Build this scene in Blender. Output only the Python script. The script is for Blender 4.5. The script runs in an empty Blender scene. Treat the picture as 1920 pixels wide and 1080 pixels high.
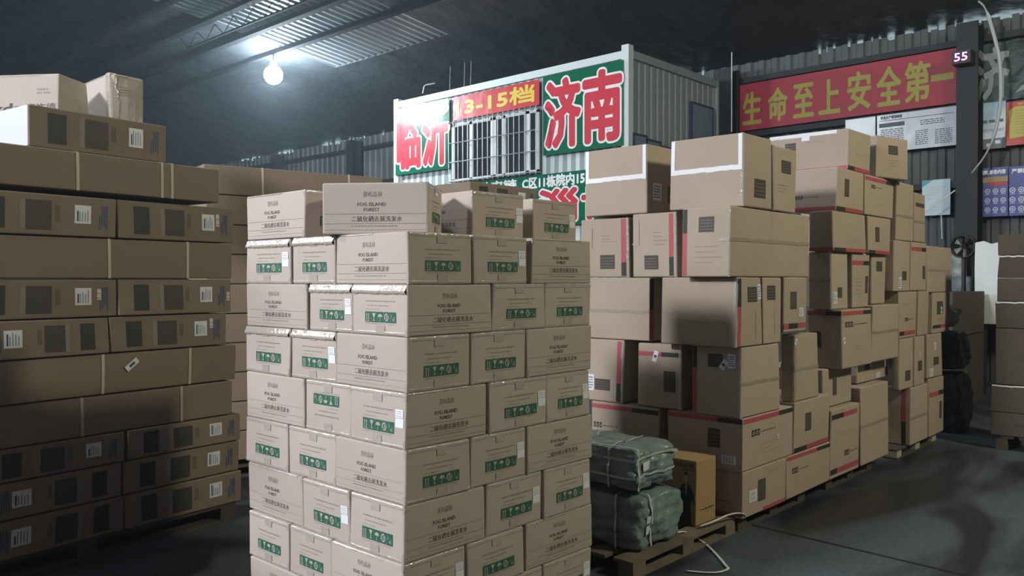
import bpy, bmesh, math, random
from mathutils import Vector, Matrix

# ------------------------------------------------------------------ camera
SC = bpy.context.scene
COL = SC.collection
FPX = 1550.0                      # focal length in pixels of the 1920 px wide frame
CAMZ = 1.6
YAW = math.radians(42.7)          # heading, measured from +X towards +Y
FX, FY = math.cos(YAW), math.sin(YAW)
HOR = 525.0                       # image row of the horizon
cam = bpy.data.cameras.new('camera')
cam.sensor_width = 36.0
cam.lens = 36.0 * FPX / 1920.0
cam.clip_start, cam.clip_end = 0.05, 200
co = bpy.data.objects.new('camera', cam)
co.location = (0, 0, CAMZ)
PITCH = math.atan((540 - HOR) / FPX)
co.rotation_euler = (math.pi / 2 - PITCH, 0, YAW - math.pi / 2)
COL.objects.link(co)
SC.camera = co

# ------------------------------------------------------------------ world, exposure
SC.view_settings.view_transform = 'Standard'
SC.view_settings.look = 'None'
SC.view_settings.gamma = 1
SC.view_settings.use_curve_mapping = False
SC.view_settings.exposure = 0.0
w = bpy.data.worlds.new('world'); SC.world = w; w.use_nodes = True
w.node_tree.nodes['Background'].inputs[0].default_value = (0.55, 0.72, 0.8, 1)
w.node_tree.nodes['Background'].inputs[1].default_value = 6.5

# the high-bay lamps of the hall: x, y, z, power, colour
KEY = (-6.0, 3.9, 6.2)
LAMPS = [
    ('seen', (9.25, 15.25, 5.78), 1500, (0.78, 0.93, 1.0)),
    ('mid', (5.4, 8.5, 6.25), 330, (0.80, 0.93, 1.0)),
    ('key', KEY, 4300, (0.92, 0.94, 1.0)),
    ('side', (-3.5, 12.0, 6.1), 2200, (0.86, 0.94, 1.0)),
    ('aisle', (6.6, -3.2, 6.0), 1150, (1.0, 0.955, 0.70)),
]
# each lamp's bulb is a glowing sphere of that power, built in the lamp section below

# ------------------------------------------------------------------ helpers
R = random.Random(7)
def ray(u):
    r = (u - 960.0) / FPX
    return FX + r * FY, FY - r * FX
def on_y(u, y):                   # point of the plane Y=y seen in column u: x, distance
    dx, dy = ray(u); t = y / dy
    return dx * t, t
def on_x(u, x):
    dx, dy = ray(u); t = x / dx
    return dy * t, t
def zz(v, t):
    return CAMZ + t * (HOR - v) / FPX

MATS = {}
def mat(name, col, rough=0.7, metal=0.0, spec=0.4, bump=None, var=None, emit=None, alpha=None, coat=0, trans=0):
    if name in MATS: return MATS[name]
    m = bpy.data.materials.new(name); m.use_nodes = True
    nt = m.node_tree; n = nt.nodes; L = nt.links
    b = n['Principled BSDF']
    b.inputs['Base Color'].default_value = (*col, 1)
    b.inputs['Roughness'].default_value = rough
    b.inputs['Metallic'].default_value = metal
    b.inputs['Specular IOR Level'].default_value = spec
    b.inputs['Coat Weight'].default_value = coat
    b.inputs['Transmission Weight'].default_value = trans
    if emit:
        b.inputs['Emission Color'].default_value = (*emit[0], 1); b.inputs['Emission Strength'].default_value = emit[1]
    if alpha is not None: b.inputs['Alpha'].default_value = alpha
    if bump or var:
        tc = n.new('ShaderNodeTexCoord')
    if var:                       # blotches of dirt: (scale, other colour, low, high)
        nz = n.new('ShaderNodeTexNoise'); nz.inputs['Scale'].default_value = var[0]; nz.inputs['Detail'].default_value = 5
        L.new(tc.outputs['Object'], nz.inputs['Vector'])
        cr = n.new('ShaderNodeValToRGB'); cr.color_ramp.elements[0].position = var[2]; cr.color_ramp.elements[1].position = var[3]
        cr.color_ramp.elements[0].color = (*col, 1); cr.color_ramp.elements[1].color = (*var[1], 1)
        L.new(nz.outputs['Fac'], cr.inputs[0]); L.new(cr.outputs[0], b.inputs['Base Color'])
    if bump:
        nb = n.new('ShaderNodeTexNoise'); nb.inputs['Scale'].default_value = bump[0]; nb.inputs['Detail'].default_value = 3
        L.new(tc.outputs['Object'], nb.inputs['Vector'])
        bp = n.new('ShaderNodeBump'); bp.inputs['Strength'].default_value = bump[1]; bp.inputs['Distance'].default_value = bump[2] if len(bump) > 2 else 0.01
        L.new(nb.outputs['Fac'], bp.inputs['Height']); L.new(bp.outputs[0], b.inputs['Normal'])
    MATS[name] = m
    return m

def card_mat(name, c1, c2):       # corrugated cardboard: faint vertical flutes, soft blotches
    m = mat(name, c1, 0.78, spec=0.25)
    nt = m.node_tree; n = nt.nodes; L = nt.links; b = n['Principled BSDF']
    tc = n.new('ShaderNodeTexCoord')
    oi = n.new('ShaderNodeObjectInfo')
    nz = n.new('ShaderNodeTexNoise'); nz.inputs['Scale'].default_value = 3.5; nz.inputs['Detail'].default_value = 4
    L.new(tc.outputs['Object'], nz.inputs['Vector'])
    mx = n.new('ShaderNodeMix'); mx.data_type = 'RGBA'
    mx.inputs['A'].default_value = (*c1, 1); mx.inputs['B'].default_value = (*c2, 1)
    ad = n.new('ShaderNodeMath'); ad.operation = 'MULTIPLY_ADD'; ad.inputs[1].default_value = 0.45
    L.new(oi.outputs['Random'], ad.inputs[0])
    mp = n.new('ShaderNodeMath'); mp.operation = 'MULTIPLY'; mp.inputs[1].default_value = 0.75
    L.new(nz.outputs['Fac'], mp.inputs[0]); L.new(mp.outputs[0], ad.inputs[2])
    L.new(ad.outputs[0], mx.inputs['Factor']); L.new(mx.outputs['Result'], b.inputs['Base Color'])
    mpg = n.new('ShaderNodeMapping'); mpg.inputs['Scale'].default_value = (140, 140, 4)
    L.new(tc.outputs['Object'], mpg.inputs[0])
    fl = n.new('ShaderNodeTexNoise'); fl.inputs['Scale'].default_value = 1.0; fl.inputs['Detail'].default_value = 1
    L.new(mpg.outputs[0], fl.inputs['Vector'])
    bp = n.new('ShaderNodeBump'); bp.inputs['Strength'].default_value = 0.12; bp.inputs['Distance'].default_value = 0.002
    L.new(fl.outputs['Fac'], bp.inputs['Height']); L.new(bp.outputs[0], b.inputs['Normal'])
    return m

CARD_A = card_mat('cardboard_pale', (0.50, 0.430, 0.380), (0.44, 0.370, 0.315))
CARD_B = card_mat('cardboard_tan', (0.46, 0.375, 0.30), (0.39, 0.31, 0.24))
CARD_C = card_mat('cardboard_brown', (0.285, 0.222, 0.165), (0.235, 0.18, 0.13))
CARD_D = card_mat('cardboard_ochre', (0.42, 0.28, 0.13), (0.36, 0.24, 0.11))
CARD_W = mat('lit_end_white', (0.50, 0.52, 0.54), 0.5)  # light falling on a brown carton's end, put into the colour
CARD_G = card_mat('cardboard_shade_toned', (0.11, 0.092, 0.075), (0.085, 0.07, 0.057))  # shade on the frame-edge stack is put into this darker card colour
TAPE = mat('packing_tape_film', (0.45, 0.40, 0.35), 0.16, spec=0.8, bump=(55, 0.9, 0.004), coat=0.6)
TAPEB = mat('tape_brown_film', (0.35, 0.30, 0.23), 0.3, spec=0.6, bump=(40, 1.0, 0.006))
TAPEW = mat('glossy_foil_tape', (0.86, 0.86, 0.88), 0.22, spec=0.9, bump=(25, 0.5, 0.004), coat=0.5)
INK = mat('ink_grey', (0.10, 0.085, 0.075), 0.7)
INKL = mat('ink_faint', (0.27, 0.23, 0.20), 0.7)
INKD = mat('ink_black', (0.035, 0.033, 0.03), 0.6)
INKH = mat('ink_halftone', (0.065, 0.056, 0.045), 0.6)
INKR = mat('ink_rows', (0.17, 0.15, 0.125), 0.6)
GREEN = mat('ink_green', (0.02, 0.12, 0.075), 0.6)
BLUEI = mat('ink_blue', (0.05, 0.09, 0.18), 0.6)
RED = mat('ink_red', (0.42, 0.085, 0.10), 0.6)
LABEL = mat('paper_label', (0.78, 0.80, 0.85), 0.4)
LABELP = mat('paper_label_small', (0.72, 0.66, 0.55), 0.5)
STRAP = mat('cream_strap', (0.55, 0.49, 0.36), 0.4)
WHITEP = mat('white_plastic', (0.75, 0.78, 0.78), 0.4)

_tc = {}
def text_mesh(s, off=0.0):
    k = (s, off)
    if k in _tc: return _tc[k]
    cu = bpy.data.curves.new('t', 'FONT'); cu.body = s; cu.offset = off; cu.resolution_u = 2
    o = bpy.data.objects.new('t', cu); COL.objects.link(o)
    dg = bpy.context.evaluated_depsgraph_get(); dg.update()
    me = bpy.data.meshes.new_from_object(o.evaluated_get(dg))
    vs = [(v.co.x, v.co.y) for v in me.vertices]; fs = [tuple(p.vertices) for p in me.polygons]
    bpy.data.objects.remove(o); bpy.data.curves.remove(cu); bpy.data.meshes.remove(me)
    x0 = min(a for a, b in vs); x1 = max(a for a, b in vs); y0 = min(b for a, b in vs); y1 = max(b for a, b in vs)
    vs = [((a - x0) / (x1 - x0), (b - y0) / (y1 - y0)) for a, b in vs]
    _tc[k] = (vs, fs)
    return _tc[k]

class MB:                         # collects polygons with materials into one mesh
    def __init__(s): s.v = []; s.f = []; s.m = []; s.mats = []
    def mi(s, m):
        if m not in s.mats: s.mats.append(m)
        return s.mats.index(m)
    def poly(s, pts, m):
        b = len(s.v); s.v += [tuple(p) for p in pts]; s.f.append(tuple(range(b, b + len(pts)))); s.m.append(s.mi(m))
    def faces(s, pts, fs, m):
        b = len(s.v); s.v += [tuple(p) for p in pts]; k = s.mi(m)
        for f in fs: s.f.append(tuple(b + i for i in f)); s.m.append(k)
    def box(s, x0, y0, z0, x1, y1, z1, m, M=None):
        P = [Vector((x, y, z)) for x in (x0, x1) for y in (y0, y1) for z in (z0, z1)]
        if M: P = [M @ p for p in P]
        s.faces(P, [(0, 1, 3, 2), (4, 6, 7, 5), (0, 4, 5, 1), (2, 3, 7, 6), (0, 2, 6, 4), (1, 5, 7, 3)], m)
    def tube(s, pts, r, m, n=8, closed=False, flat=1.0):
        pts = [Vector(p) for p in pts]; rings = []
        for i, p in enumerate(pts):
            a = pts[i - 1] if i else pts[-1 if closed else 0]; b = pts[(i + 1) % len(pts)] if (i < len(pts) - 1 or closed) else pts[i]
            d = (b - a).normalized() if (b - a).length > 1e-9 else Vector((0, 0, 1))
            up = Vector((0, 0, 1)) if abs(d.z) < 0.95 else Vector((1, 0, 0))
            e = d.cross(up).normalized(); g = e.cross(d)
            rr = r[i] if isinstance(r, (list, tuple)) else r
            rings.append([p + e * rr * math.cos(2 * math.pi * k / n) + g * rr * flat * math.sin(2 * math.pi * k / n) for k in range(n)])
        P = [q for rg in rings for q in rg]; F = []
        N = len(rings)
        for i in range(N if closed else N - 1):
            j = (i + 1) % N
            for k in range(n): F.append((i * n + k, i * n + (k + 1) % n, j * n + (k + 1) % n, j * n + k))
        if not closed: F += [tuple(range(n))[::-1], tuple((N - 1) * n + k for k in range(n))]
        s.faces(P, F, m)
    def cyl(s, c, r, h, m, n=24, axis='z', r2=None):
        r2 = r if r2 is None else r2; P = []
        for (rr, hh) in ((r, 0), (r2, h)):
            for k in range(n):
                a = 2 * math.pi * k / n; x, y = rr * math.cos(a), rr * math.sin(a)
                q = {'z': (x, y, hh), 'x': (hh, x, y), 'y': (x, hh, y)}[axis]
                P.append((c[0] + q[0], c[1] + q[1], c[2] + q[2]))
        F = [(k, (k + 1) % n, n + (k + 1) % n, n + k) for k in range(n)] + [tuple(range(n))[::-1], tuple(range(n, 2 * n))]
        s.faces(P, F, m)
    def build(s, name, parent=None, loc=(0, 0, 0), rz=0, smooth=False, warp=None, fix=True):
        me = bpy.data.meshes.new(name)
        vs = [warp(Vector(p)) for p in s.v] if warp else s.v
        me.from_pydata([tuple(p) for p in vs], [], s.f)
        for m in s.mats: me.materials.append(m)
        for p, k in zip(me.polygons, s.m): p.material_index = k; p.use_smooth = smooth
        me.update()
        o = bpy.data.objects.new(name, me); COL.objects.link(o)
        if parent: o.parent = parent
        o.location = loc; o.rotation_euler = (0, 0, rz)
        return o

def tag(o, label=None, cat=None, group=None, kind=None):
    if label: o['label'] = label
    if cat: o['category'] = cat
    if group: o['group'] = group
    if kind: o['kind'] = kind
    return o
def struct(mb, name, **k):
    return tag(mb.build(name, **k), kind='structure')

# ------------------------------------------------------------------ a carton
class Face:
    """drawing frame on one face of a carton; s runs to the viewer's right, t runs up"""
    def __init__(s, mb, which, w, d, h):
        s.mb, s.k, s.w, s.d, s.h = mb, which, w, d, h
        s.W = w if which == 'R' else d
    def p(s, a, t, off):
        return (a, -off, t) if s.k == 'R' else (-off, s.d - a, t)
    def rect(s, a0, t0, a1, t1, m, off=0.0010, n=1):
        n = max(n, int(abs(a1 - a0) / 0.07) + 1); k = int(abs(t1 - t0) / 0.07) + 1
        P = [s.p(a0 + (a1 - a0) * i / n, t0 + (t1 - t0) * j / k, off) for i in range(n + 1) for j in range(k + 1)]
        s.mb.faces(P, [(i * (k + 1) + j, (i + 1) * (k + 1) + j, (i + 1) * (k + 1) + j + 1, i * (k + 1) + j + 1) for i in range(n) for j in range(k)], m)
    def fr(s, a0, t0, a1, t1, m, off=0.0010, n=1):        # in fractions of the face
        s.rect(a0 * s.W, t0 * s.h, a1 * s.W, t1 * s.h, m, off, n)
    def poly(s, pts, m, off=0.0010):
        s.mb.poly([s.p(a * s.W, t * s.h, off) for a, t in pts], m)
    def rot(s, ca, ct, w, h, deg, m, off=0.0012):         # small tilted rectangle (metres)
        c, q = math.cos(math.radians(deg)), math.sin(math.radians(deg))
        s.mb.poly([s.p(ca * s.W + x * c - y * q, ct * s.h + x * q + y * c, off) for x, y in ((-w / 2, -h / 2), (w / 2, -h / 2), (w / 2, h / 2), (-w / 2, h / 2))], m)
    def text(s, a0, t0, a1, t1, txt, m, off=0.0010, bold=0.0, flip=False):
        vs, fs = text_mesh(txt, bold)
        if flip: vs = [(1 - x, 1 - y) for x, y in vs]
        s.mb.faces([s.p((a0 + (a1 - a0) * x) * s.W, (t0 + (t1 - t0) * y) * s.h, off) for x, y in vs], fs, m)
    def small(s, a0, t0, a1, t1, m, n=9, rr=None, off=0.0010):   # a line too small to read
        rr = rr or R; x = a0
        while x < a1:
            l = (a1 - a0) / n * rr.uniform(0.5, 0.95)
            s.fr(x, t0, min(x + l, a1), t1, m, off); x += (a1 - a0) / n

def rounded_box(mb, w, d, h, r, m, n=5):
    def ax(L):
        n = min(14, max(4, int(L / 0.08)))
        return [0, r * 0.35, r] + [r + (L - 2 * r) * i / n for i in range(1, n)] + [L - r, L - r * 0.35, L]
    A = (ax(w), ax(d), ax(h)); S = (w, d, h); idx = {}; V = []; F = []
    def vid(i, j, k):
        if (i, j, k) in idx: return idx[(i, j, k)]
        p = Vector((A[0][i], A[1][j], A[2][k]))
        q = Vector([min(max(p[a], r), S[a] - r) for a in range(3)])
        e = p - q
        if e.length > 1e-9: p = q + e.normalized() * r
        idx[(i, j, k)] = len(V); V.append(p); return len(V) - 1
    I, J, K = (len(a) - 1 for a in A)
    for i in range(I):
        for j in range(J):
            F += [(vid(i, j, 0), vid(i, j + 1, 0), vid(i + 1, j + 1, 0), vid(i + 1, j, 0)),
                  (vid(i, j, K), vid(i + 1, j, K), vid(i + 1, j + 1, K), vid(i, j + 1, K))]
    for i in range(I):
        for j in range(K):
            F += [(vid(i, 0, j), vid(i + 1, 0, j), vid(i + 1, 0, j + 1), vid(i, 0, j + 1)),
                  (vid(i, J, j), vid(i, J, j + 1), vid(i + 1, J, j + 1), vid(i + 1, J, j))]
    for i in range(J):
        for j in range(K):
            F += [(vid(0, i, j), vid(0, i, j + 1), vid(0, i + 1, j + 1), vid(0, i + 1, j)),
                  (vid(I, i, j), vid(I, i + 1, j), vid(I, i + 1, j + 1), vid(I, i, j + 1))]
    mb.faces(V, F, m)

def tape_edge(f, a0, a1, low, m, h, d, w, r, rr, n=26, top=True, drop=0.03, lift=0.0012):
    """tape folded over the top (or bottom) edge of a face, with a wavy lower border"""
    prof = []
    q = 0.0010
    prof.append((low, q))
    prof.append((low * 0.80 + r * 0.2, q + lift))
    prof.append((low * 0.45 + r * 0.55, q + lift * 0.62))
    for k in range(5):
        a = math.radians(90 * k / 4)
        prof.append((r - r * math.sin(a) - q * math.sin(a) * 1, -(r - r * math.cos(a)) + q * math.cos(a)))
    prof.append((-q, -(r + drop)))
    P = []
    for i in range(n + 1):
        a = a0 + (a1 - a0) * i / n
        for j, (dn, out) in enumerate(prof):
            dd = dn
            if j == 0: dd = dn * rr.uniform(0.95, 1.12)
            o = out + (rr.uniform(0, 0.0016) if 2 < j < 7 else 0)
            t = h - dd if top else dd
            P.append(f.p(a, t, o))
    K = len(prof); F = []
    for i in range(n):
        for j in range(K - 1):
            F.append((i * K + j, (i + 1) * K + j, (i + 1) * K + j + 1, i * K + j + 1))
    f.mb.faces(P, F, m)

def carton(name, label, x, y, z0, w, d, h, th=0.0, card=None, prints=(), tapes=(), stickers=(), group=None, cat='carton', seed=0, jit=0.006, bulge=0.004, r=0.007, straps=()):
    """near corner at x, y; face R runs along th to the viewer's right, face L runs back to the viewer's left"""
    rr = random.Random(seed * 131 + int(x * 997) + int(z0 * 313) + int(y * 71))
    mb = MB(); rounded_box(mb, w, d, h, r, card or CARD_B)
    fr = {k: Face(mb, k, w, d, h) for k in 'RL'}
    for fn in prints: fn(fr, rr)
    tps = []
    for fn in tapes:
        tp = MB(); fn({k: Face(tp, k, w, d, h) for k in 'RL'}, rr, r); tps.append(tp)
    st = []
    for fn in stickers:
        q = MB(); fq = {k: Face(q, k, w, d, h) for k in 'RL'}; nm = fn(fq, rr); st.append((nm, q))
    c = [[Vector((rr.uniform(-jit, jit), rr.uniform(-jit, jit), rr.uniform(-jit, 0) * 0.4 * k)) for k in (0, 1)] for _ in range(4)]
    bl = [bulge * rr.uniform(0.2, 1.0) for _ in range(2)]
    def warp(p):
        a, b, t = p.x / w, p.y / d, p.z / h
        a_, b_, t_ = [min(max(v, 0), 1) for v in (a, b, t)]
        s = Vector((0, 0, 0))
        for i, (ga, gb) in enumerate(((0, 0), (1, 0), (0, 1), (1, 1))):
            wa = (a_ if ga else 1 - a_) * (b_ if gb else 1 - b_)
            s += (c[i][0] * (1 - t_) + c[i][1] * t_) * wa
        sa, sb, sz = math.sin(math.pi * a_), math.sin(math.pi * b_), math.sin(math.pi * t_)
        s.y -= bl[0] * sa * sz * (1 - b_); s.x -= bl[1] * sb * sz * (1 - a_)
        return p + s - Vector((w / 2, d / 2, 0))
    cx = x + math.cos(th) * w / 2 - math.sin(th) * d / 2
    cy = y + math.sin(th) * w / 2 + math.cos(th) * d / 2
    o = mb.build(name, loc=(cx, cy, z0), rz=th, warp=warp)
    tag(o, label, cat, group)
    for tp in tps:
        if tp.v: tp.build('packing_tape', parent=o, warp=warp, smooth=True)
    for nm, q in st:
        if q.v: q.build(nm, parent=o, warp=warp)
    for s in straps:                                    # a band right round the carton, s = fraction along face R
        q = MB(); a = s * w; e = 0.0022; g = 0.009
        for i in range(8): q.poly([(a - g, -.0032, h * i / 8), (a + g, -.0032, h * i / 8), (a + g, -.0032, h * (i + 1) / 8), (a - g, -.0032, h * (i + 1) / 8)], STRAP)
        q.box(a - g, -e, h + e - 0.001, a + g, d + e, h + e, STRAP)
        q.box(a - g, d + e - 0.001, 0.0, a + g, d + e, h + e, STRAP)
        q.build('strap', parent=o, warp=warp)
    return o

def from_px(uc, uL, uR, vt, vb, Y=None, X=None, th=0.0, w=None, d=None):
    """corner seen in column uc on plane Y (or X); faces reach columns uL and uR; rows vt, vb at the corner"""
    if Y is not None: x, t = on_y(uc, Y); y = Y
    else: y, t = on_x(uc, X); x = X
    z1, z0 = zz(vt, t), zz(vb, t)
    c, s = math.cos(th), math.sin(th)
    if w is None:
        dx, dy = ray(uR); # x + k c = T dx ; y + k s = T dy
        w = (y * dx - x * dy) / (c * dy - s * dx)
    if d is None:
        dx, dy = ray(uL)
        d = (y * dx - x * dy) / (-s * dy - c * dx)
    return dict(x=x, y=y, z0=z0, w=w, d=d, h=z1 - z0, th=th)

# ================================================================== the hall
WX = 14.6                          # plane of the long wall
RK = 0.12                          # roof pitch
def roof_z(x): return 5.72 + (WX - x) * RK
FLOOR = mat('floor_concrete', (0.055, 0.068, 0.077), 0.62, spec=0.35)
def floor_nodes():
    m = FLOOR; n = m.node_tree.nodes; L = m.node_tree.links; b = n['Principled BSDF']
    tc = n.new('ShaderNodeTexCoord')
    def noise(sc, de, di=0.0, vec=None):
        z = n.new('ShaderNodeTexNoise'); z.inputs['Scale'].default_value = sc; z.inputs['Detail'].default_value = de; z.inputs['Distortion'].default_value = di
        L.new(vec or tc.outputs['Object'], z.inputs['Vector']); return z
    def ramp(src, a, b_, ca, cb):
        r = n.new('ShaderNodeValToRGB'); r.color_ramp.elements[0].position = a; r.color_ramp.elements[1].position = b_
        r.color_ramp.elements[0].color = (*ca, 1); r.color_ramp.elements[1].color = (*cb, 1); L.new(src, r.inputs[0]); return r
    mp = n.new('ShaderNodeMapping'); mp.inputs['Scale'].default_value = (0.55, 1.5, 1); mp.inputs['Rotation'].default_value = (0, 0, 0.25)
    L.new(tc.outputs['Object'], mp.inputs[0])
    big = noise(0.9, 6, 0.8, mp.outputs[0])
    fine = noise(38, 3)
    c1 = ramp(big.outputs['Fac'], 0.40, 0.56, (0.018, 0.021, 0.027), (0.072, 0.092, 0.106))
    c2 = ramp(fine.outputs['Fac'], 0.40, 0.75, (0.85, 0.85, 0.85), (1.25, 1.25, 1.25))
    mx = n.new('ShaderNodeMix'); mx.data_type = 'RGBA'; mx.blend_type = 'MULTIPLY'; mx.inputs['Factor'].default_value = 1
    L.new(c1.outputs[0], mx.inputs['A']); L.new(c2.outputs[0], mx.inputs['B']); L.new(mx.outputs['Result'], b.inputs['Base Color'])
    r2 = ramp(big.outputs['Fac'], 0.38, 0.55, (0.42, 0.42, 0.42), (0.75, 0.75, 0.75)); L.new(r2.outputs[0], b.inputs['Roughness'])
    bp = n.new('ShaderNodeBump'); bp.inputs['Strength'].default_value = 0.25; bp.inputs['Distance'].default_value = 0.01
    L.new(fine.outputs['Fac'], bp.inputs['Height']); L.new(bp.outputs[0], b.inputs['Normal'])
floor_nodes()
fl = MB(); fl.box(-14, -14, -0.2, 16, 42, 0, FLOOR); struct(fl, 'floor')

JOINT = mat('joint_dark', (0.012, 0.013, 0.015), 0.8)
def joint(x0, y0, x1, y1):         # sawn joint between two slabs
    q = MB(); a = Vector((x0, y0, 0)); b = Vector((x1, y1, 0)); e = (b - a).normalized().cross(Vector((0, 0, 1))) * 0.012
    q.faces([a - e + Vector((0, 0, .002)), b - e + Vector((0, 0, .002)), b + e + Vector((0, 0, .002)), a + e + Vector((0, 0, .002))], [(0, 1, 2, 3)], JOINT)
    struct(q, 'floor_joint')
def ground(u, v):
    t = CAMZ * FPX / (v - HOR); dx, dy = ray(u); return dx * t, dy * t
g0 = ground(1425, 989); g1 = ground(1800, 1078)
k = 3.0
joint(g0[0] - (g1[0] - g0[0]) * 0.2, g0[1] - (g1[1] - g0[1]) * 0.2, g0[0] + (g1[0] - g0[0]) * k, g0[1] + (g1[1] - g0[1]) * k)

WALLM = mat('wall_sheet', (0.105, 0.118, 0.118), 0.6, metal=0.1, var=(0.8, (0.060, 0.067, 0.065), 0.35, 0.65))
STEEL = mat('dark_steel', (0.022, 0.026, 0.028), 0.55, metal=0.4)
ROOFM = mat('roof_insulation', (0.026, 0.030, 0.034), 0.5, spec=0.3, bump=(1.6, 0.6, 0.14), var=(0.5, (0.014, 0.016, 0.019), 0.35, 0.7))
ROOFC = mat('roof_galvanised', (0.30, 0.34, 0.36), 0.36, metal=0.6, bump=(3, 0.2, 0.05))
# corrugated long wall, its top edge torn so that daylight shows through
wb = MB(); y = -14.0; rw = random.Random(3); top = 5.60
prev = None
while y < 42:
    for (dy_, dx_) in ((0.10, 0.0), (0.03, 0.035), (0.10, 0.035), (0.03, 0.0)):
        x0 = WX + (prev if prev is not None else 0.0); x1 = WX + dx_
        tz = roof_z(WX) + 0.05
        gap_p = 0.5 + 0.5 * math.sin(y * 1.7 + 2.2 * math.sin(y * 0.53))
        if rw.random() < gap_p * 0.75: tz = roof_z(WX) - rw.uniform(0.01, 0.085)
        wb.poly([(x0, y, -0.1), (x1, y + dy_, -0.1), (x1, y + dy_, tz), (x0, y, tz)], WALLM)
        prev = dx_; y += dy_
struct(wb, 'wall_back')
wl = MB(); wl.box(-14, 41.9, -0.1, 16, 42.1, 10, WALLM); struct(wl, 'wall_far')
wn = MB(); wn.box(-14.1, -14, -0.1, -14, 42, 10, WALLM); struct(wn, 'wall_front')
wn = MB(); wn.box(-14, -14.1, -0.1, 16, -14, 10, WALLM); struct(wn, 'wall_near')
# roof: insulated sheets with one bare corrugated bay
HZ = bpy.data.materials.new('dusty_air'); HZ.use_nodes = True
for nd in list(HZ.node_tree.nodes):
    if nd.type == 'BSDF_PRINCIPLED': HZ.node_tree.nodes.remove(nd)
vs_ = HZ.node_tree.nodes.new('ShaderNodeVolumeScatter'); vs_.inputs['Color'].default_value = (0.75, 0.88, 1.0, 1); vs_.inputs['Density'].default_value = 0.003; vs_.inputs['Anisotropy'].default_value = 0.55
HZ.node_tree.links.new(vs_.outputs[0], HZ.node_tree.nodes['Material Output'].inputs['Volume'])
hz = MB(); hz.box(-13.9, -13.9, 0.003, 14.55, 41.8, 9.4, HZ); hzo = hz.build('haze'); tag(hzo, 'thin dusty haze filling the air of the hall', 'haze', kind='stuff')
rf = MB()
BX0, BX1, BY0, BY1 = 5.6, 10.6, 11.4, 15.0
def roof_quad(x0, x1, y0, y1, m, dz=0): rf.poly([(x0, y0, roof_z(x0) + dz), (x0, y1, roof_z(x0) + dz), (x1, y1, roof_z(x1) + dz), (x1, y0, roof_z(x1) + dz)], m)
roof_quad(-14, BX0, -14, 42, ROOFM); roof_quad(BX1, WX + 0.9, -14, 42, ROOFM)
roof_quad(BX0, BX1, -14, BY0, ROOFM); roof_quad(BX0, BX1, BY1, 42, ROOFM)
roof_quad(BX0 - .1, BX1 + .1, BY0 - .1, BY1 + .1, ROOFM, 0.085)
for xe in (BX0, BX1): rf.poly([(xe, BY0, roof_z(xe) - .002), (xe, BY1, roof_z(xe) - .002), (xe, BY1, roof_z(xe) + .09), (xe, BY0, roof_z(xe) + .09)], ROOFM)
y = BY0; pz = 0
while y < BY1 - 1e-6:
    for dy_, z_ in ((0.06, 0.0), (0.04, 0.07), (0.06, 0.07), (0.04, 0.0)):
        rf.poly([(BX0, y, roof_z(BX0) + pz), (BX0, y + dy_, roof_z(BX0) + z_), (BX1, y + dy_, roof_z(BX1) + z_), (BX1, y, roof_z(BX1) + pz)], ROOFC)
        pz = z_; y += dy_
struct(rf, 'ceiling')
PUR = mat('purlin_shadow_steel', (0.008, 0.009, 0.011), 0.9, spec=0.05)  # near-black: the soft shadow along the purlins is put into colour and width
i = 0; x = 0.9
while x < 9.4:
    p = MB(); zt = roof_z(x)
    p.box(x - 0.07, -14, zt - 0.09, x + 0.07, 41.9, zt - 0.003, PUR)
    struct(p, 'ceiling_beam')
    x += 0.84; i += 1
# open lattice purlin and hangers by the bare bay
for xl in (7.78,):
    p = MB(); zt = roof_z(xl) - 0.06
    p.box(xl - 0.02, 10, zt - 0.27, xl + 0.02, 16, zt - 0.24, PUR)
    yy = 10.0
    while yy < 15.6:
        p.tube([(xl, yy, zt), (xl, yy + 0.35, zt - 0.25)], 0.008, PUR, 5); p.tube([(xl, yy + 0.35, zt - 0.25), (xl, yy + 0.7, zt)], 0.008, PUR, 5); yy += 0.7
    struct(p, 'ceiling_truss')
# columns and girts on the long wall
for yc in (-0.45, 3.50, 7.62, 11.5, 15.4, 19.3, 23.3, 27.3):
    p = MB(); p.box(14.12, yc - 0.15, 0, 14.15, yc + 0.15, roof_z(14.2) - 0.2, STEEL); p.box(14.41, yc - 0.15, 0, 14.44, yc + 0.15, roof_z(14.2) - 0.2, STEEL)
    p.box(14.15, yc - 0.02, 0, 14.41, yc + 0.02, roof_z(14.2) - 0.2, STEEL); struct(p, 'wall_column')
for zg in (1.7, 3.12, 4.34, 5.36):
    p = MB(); p.box(14.46, -14, zg - 0.05, 14.58, 41.8, zg + 0.05, STEEL); struct(p, 'wall_girt')

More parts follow.
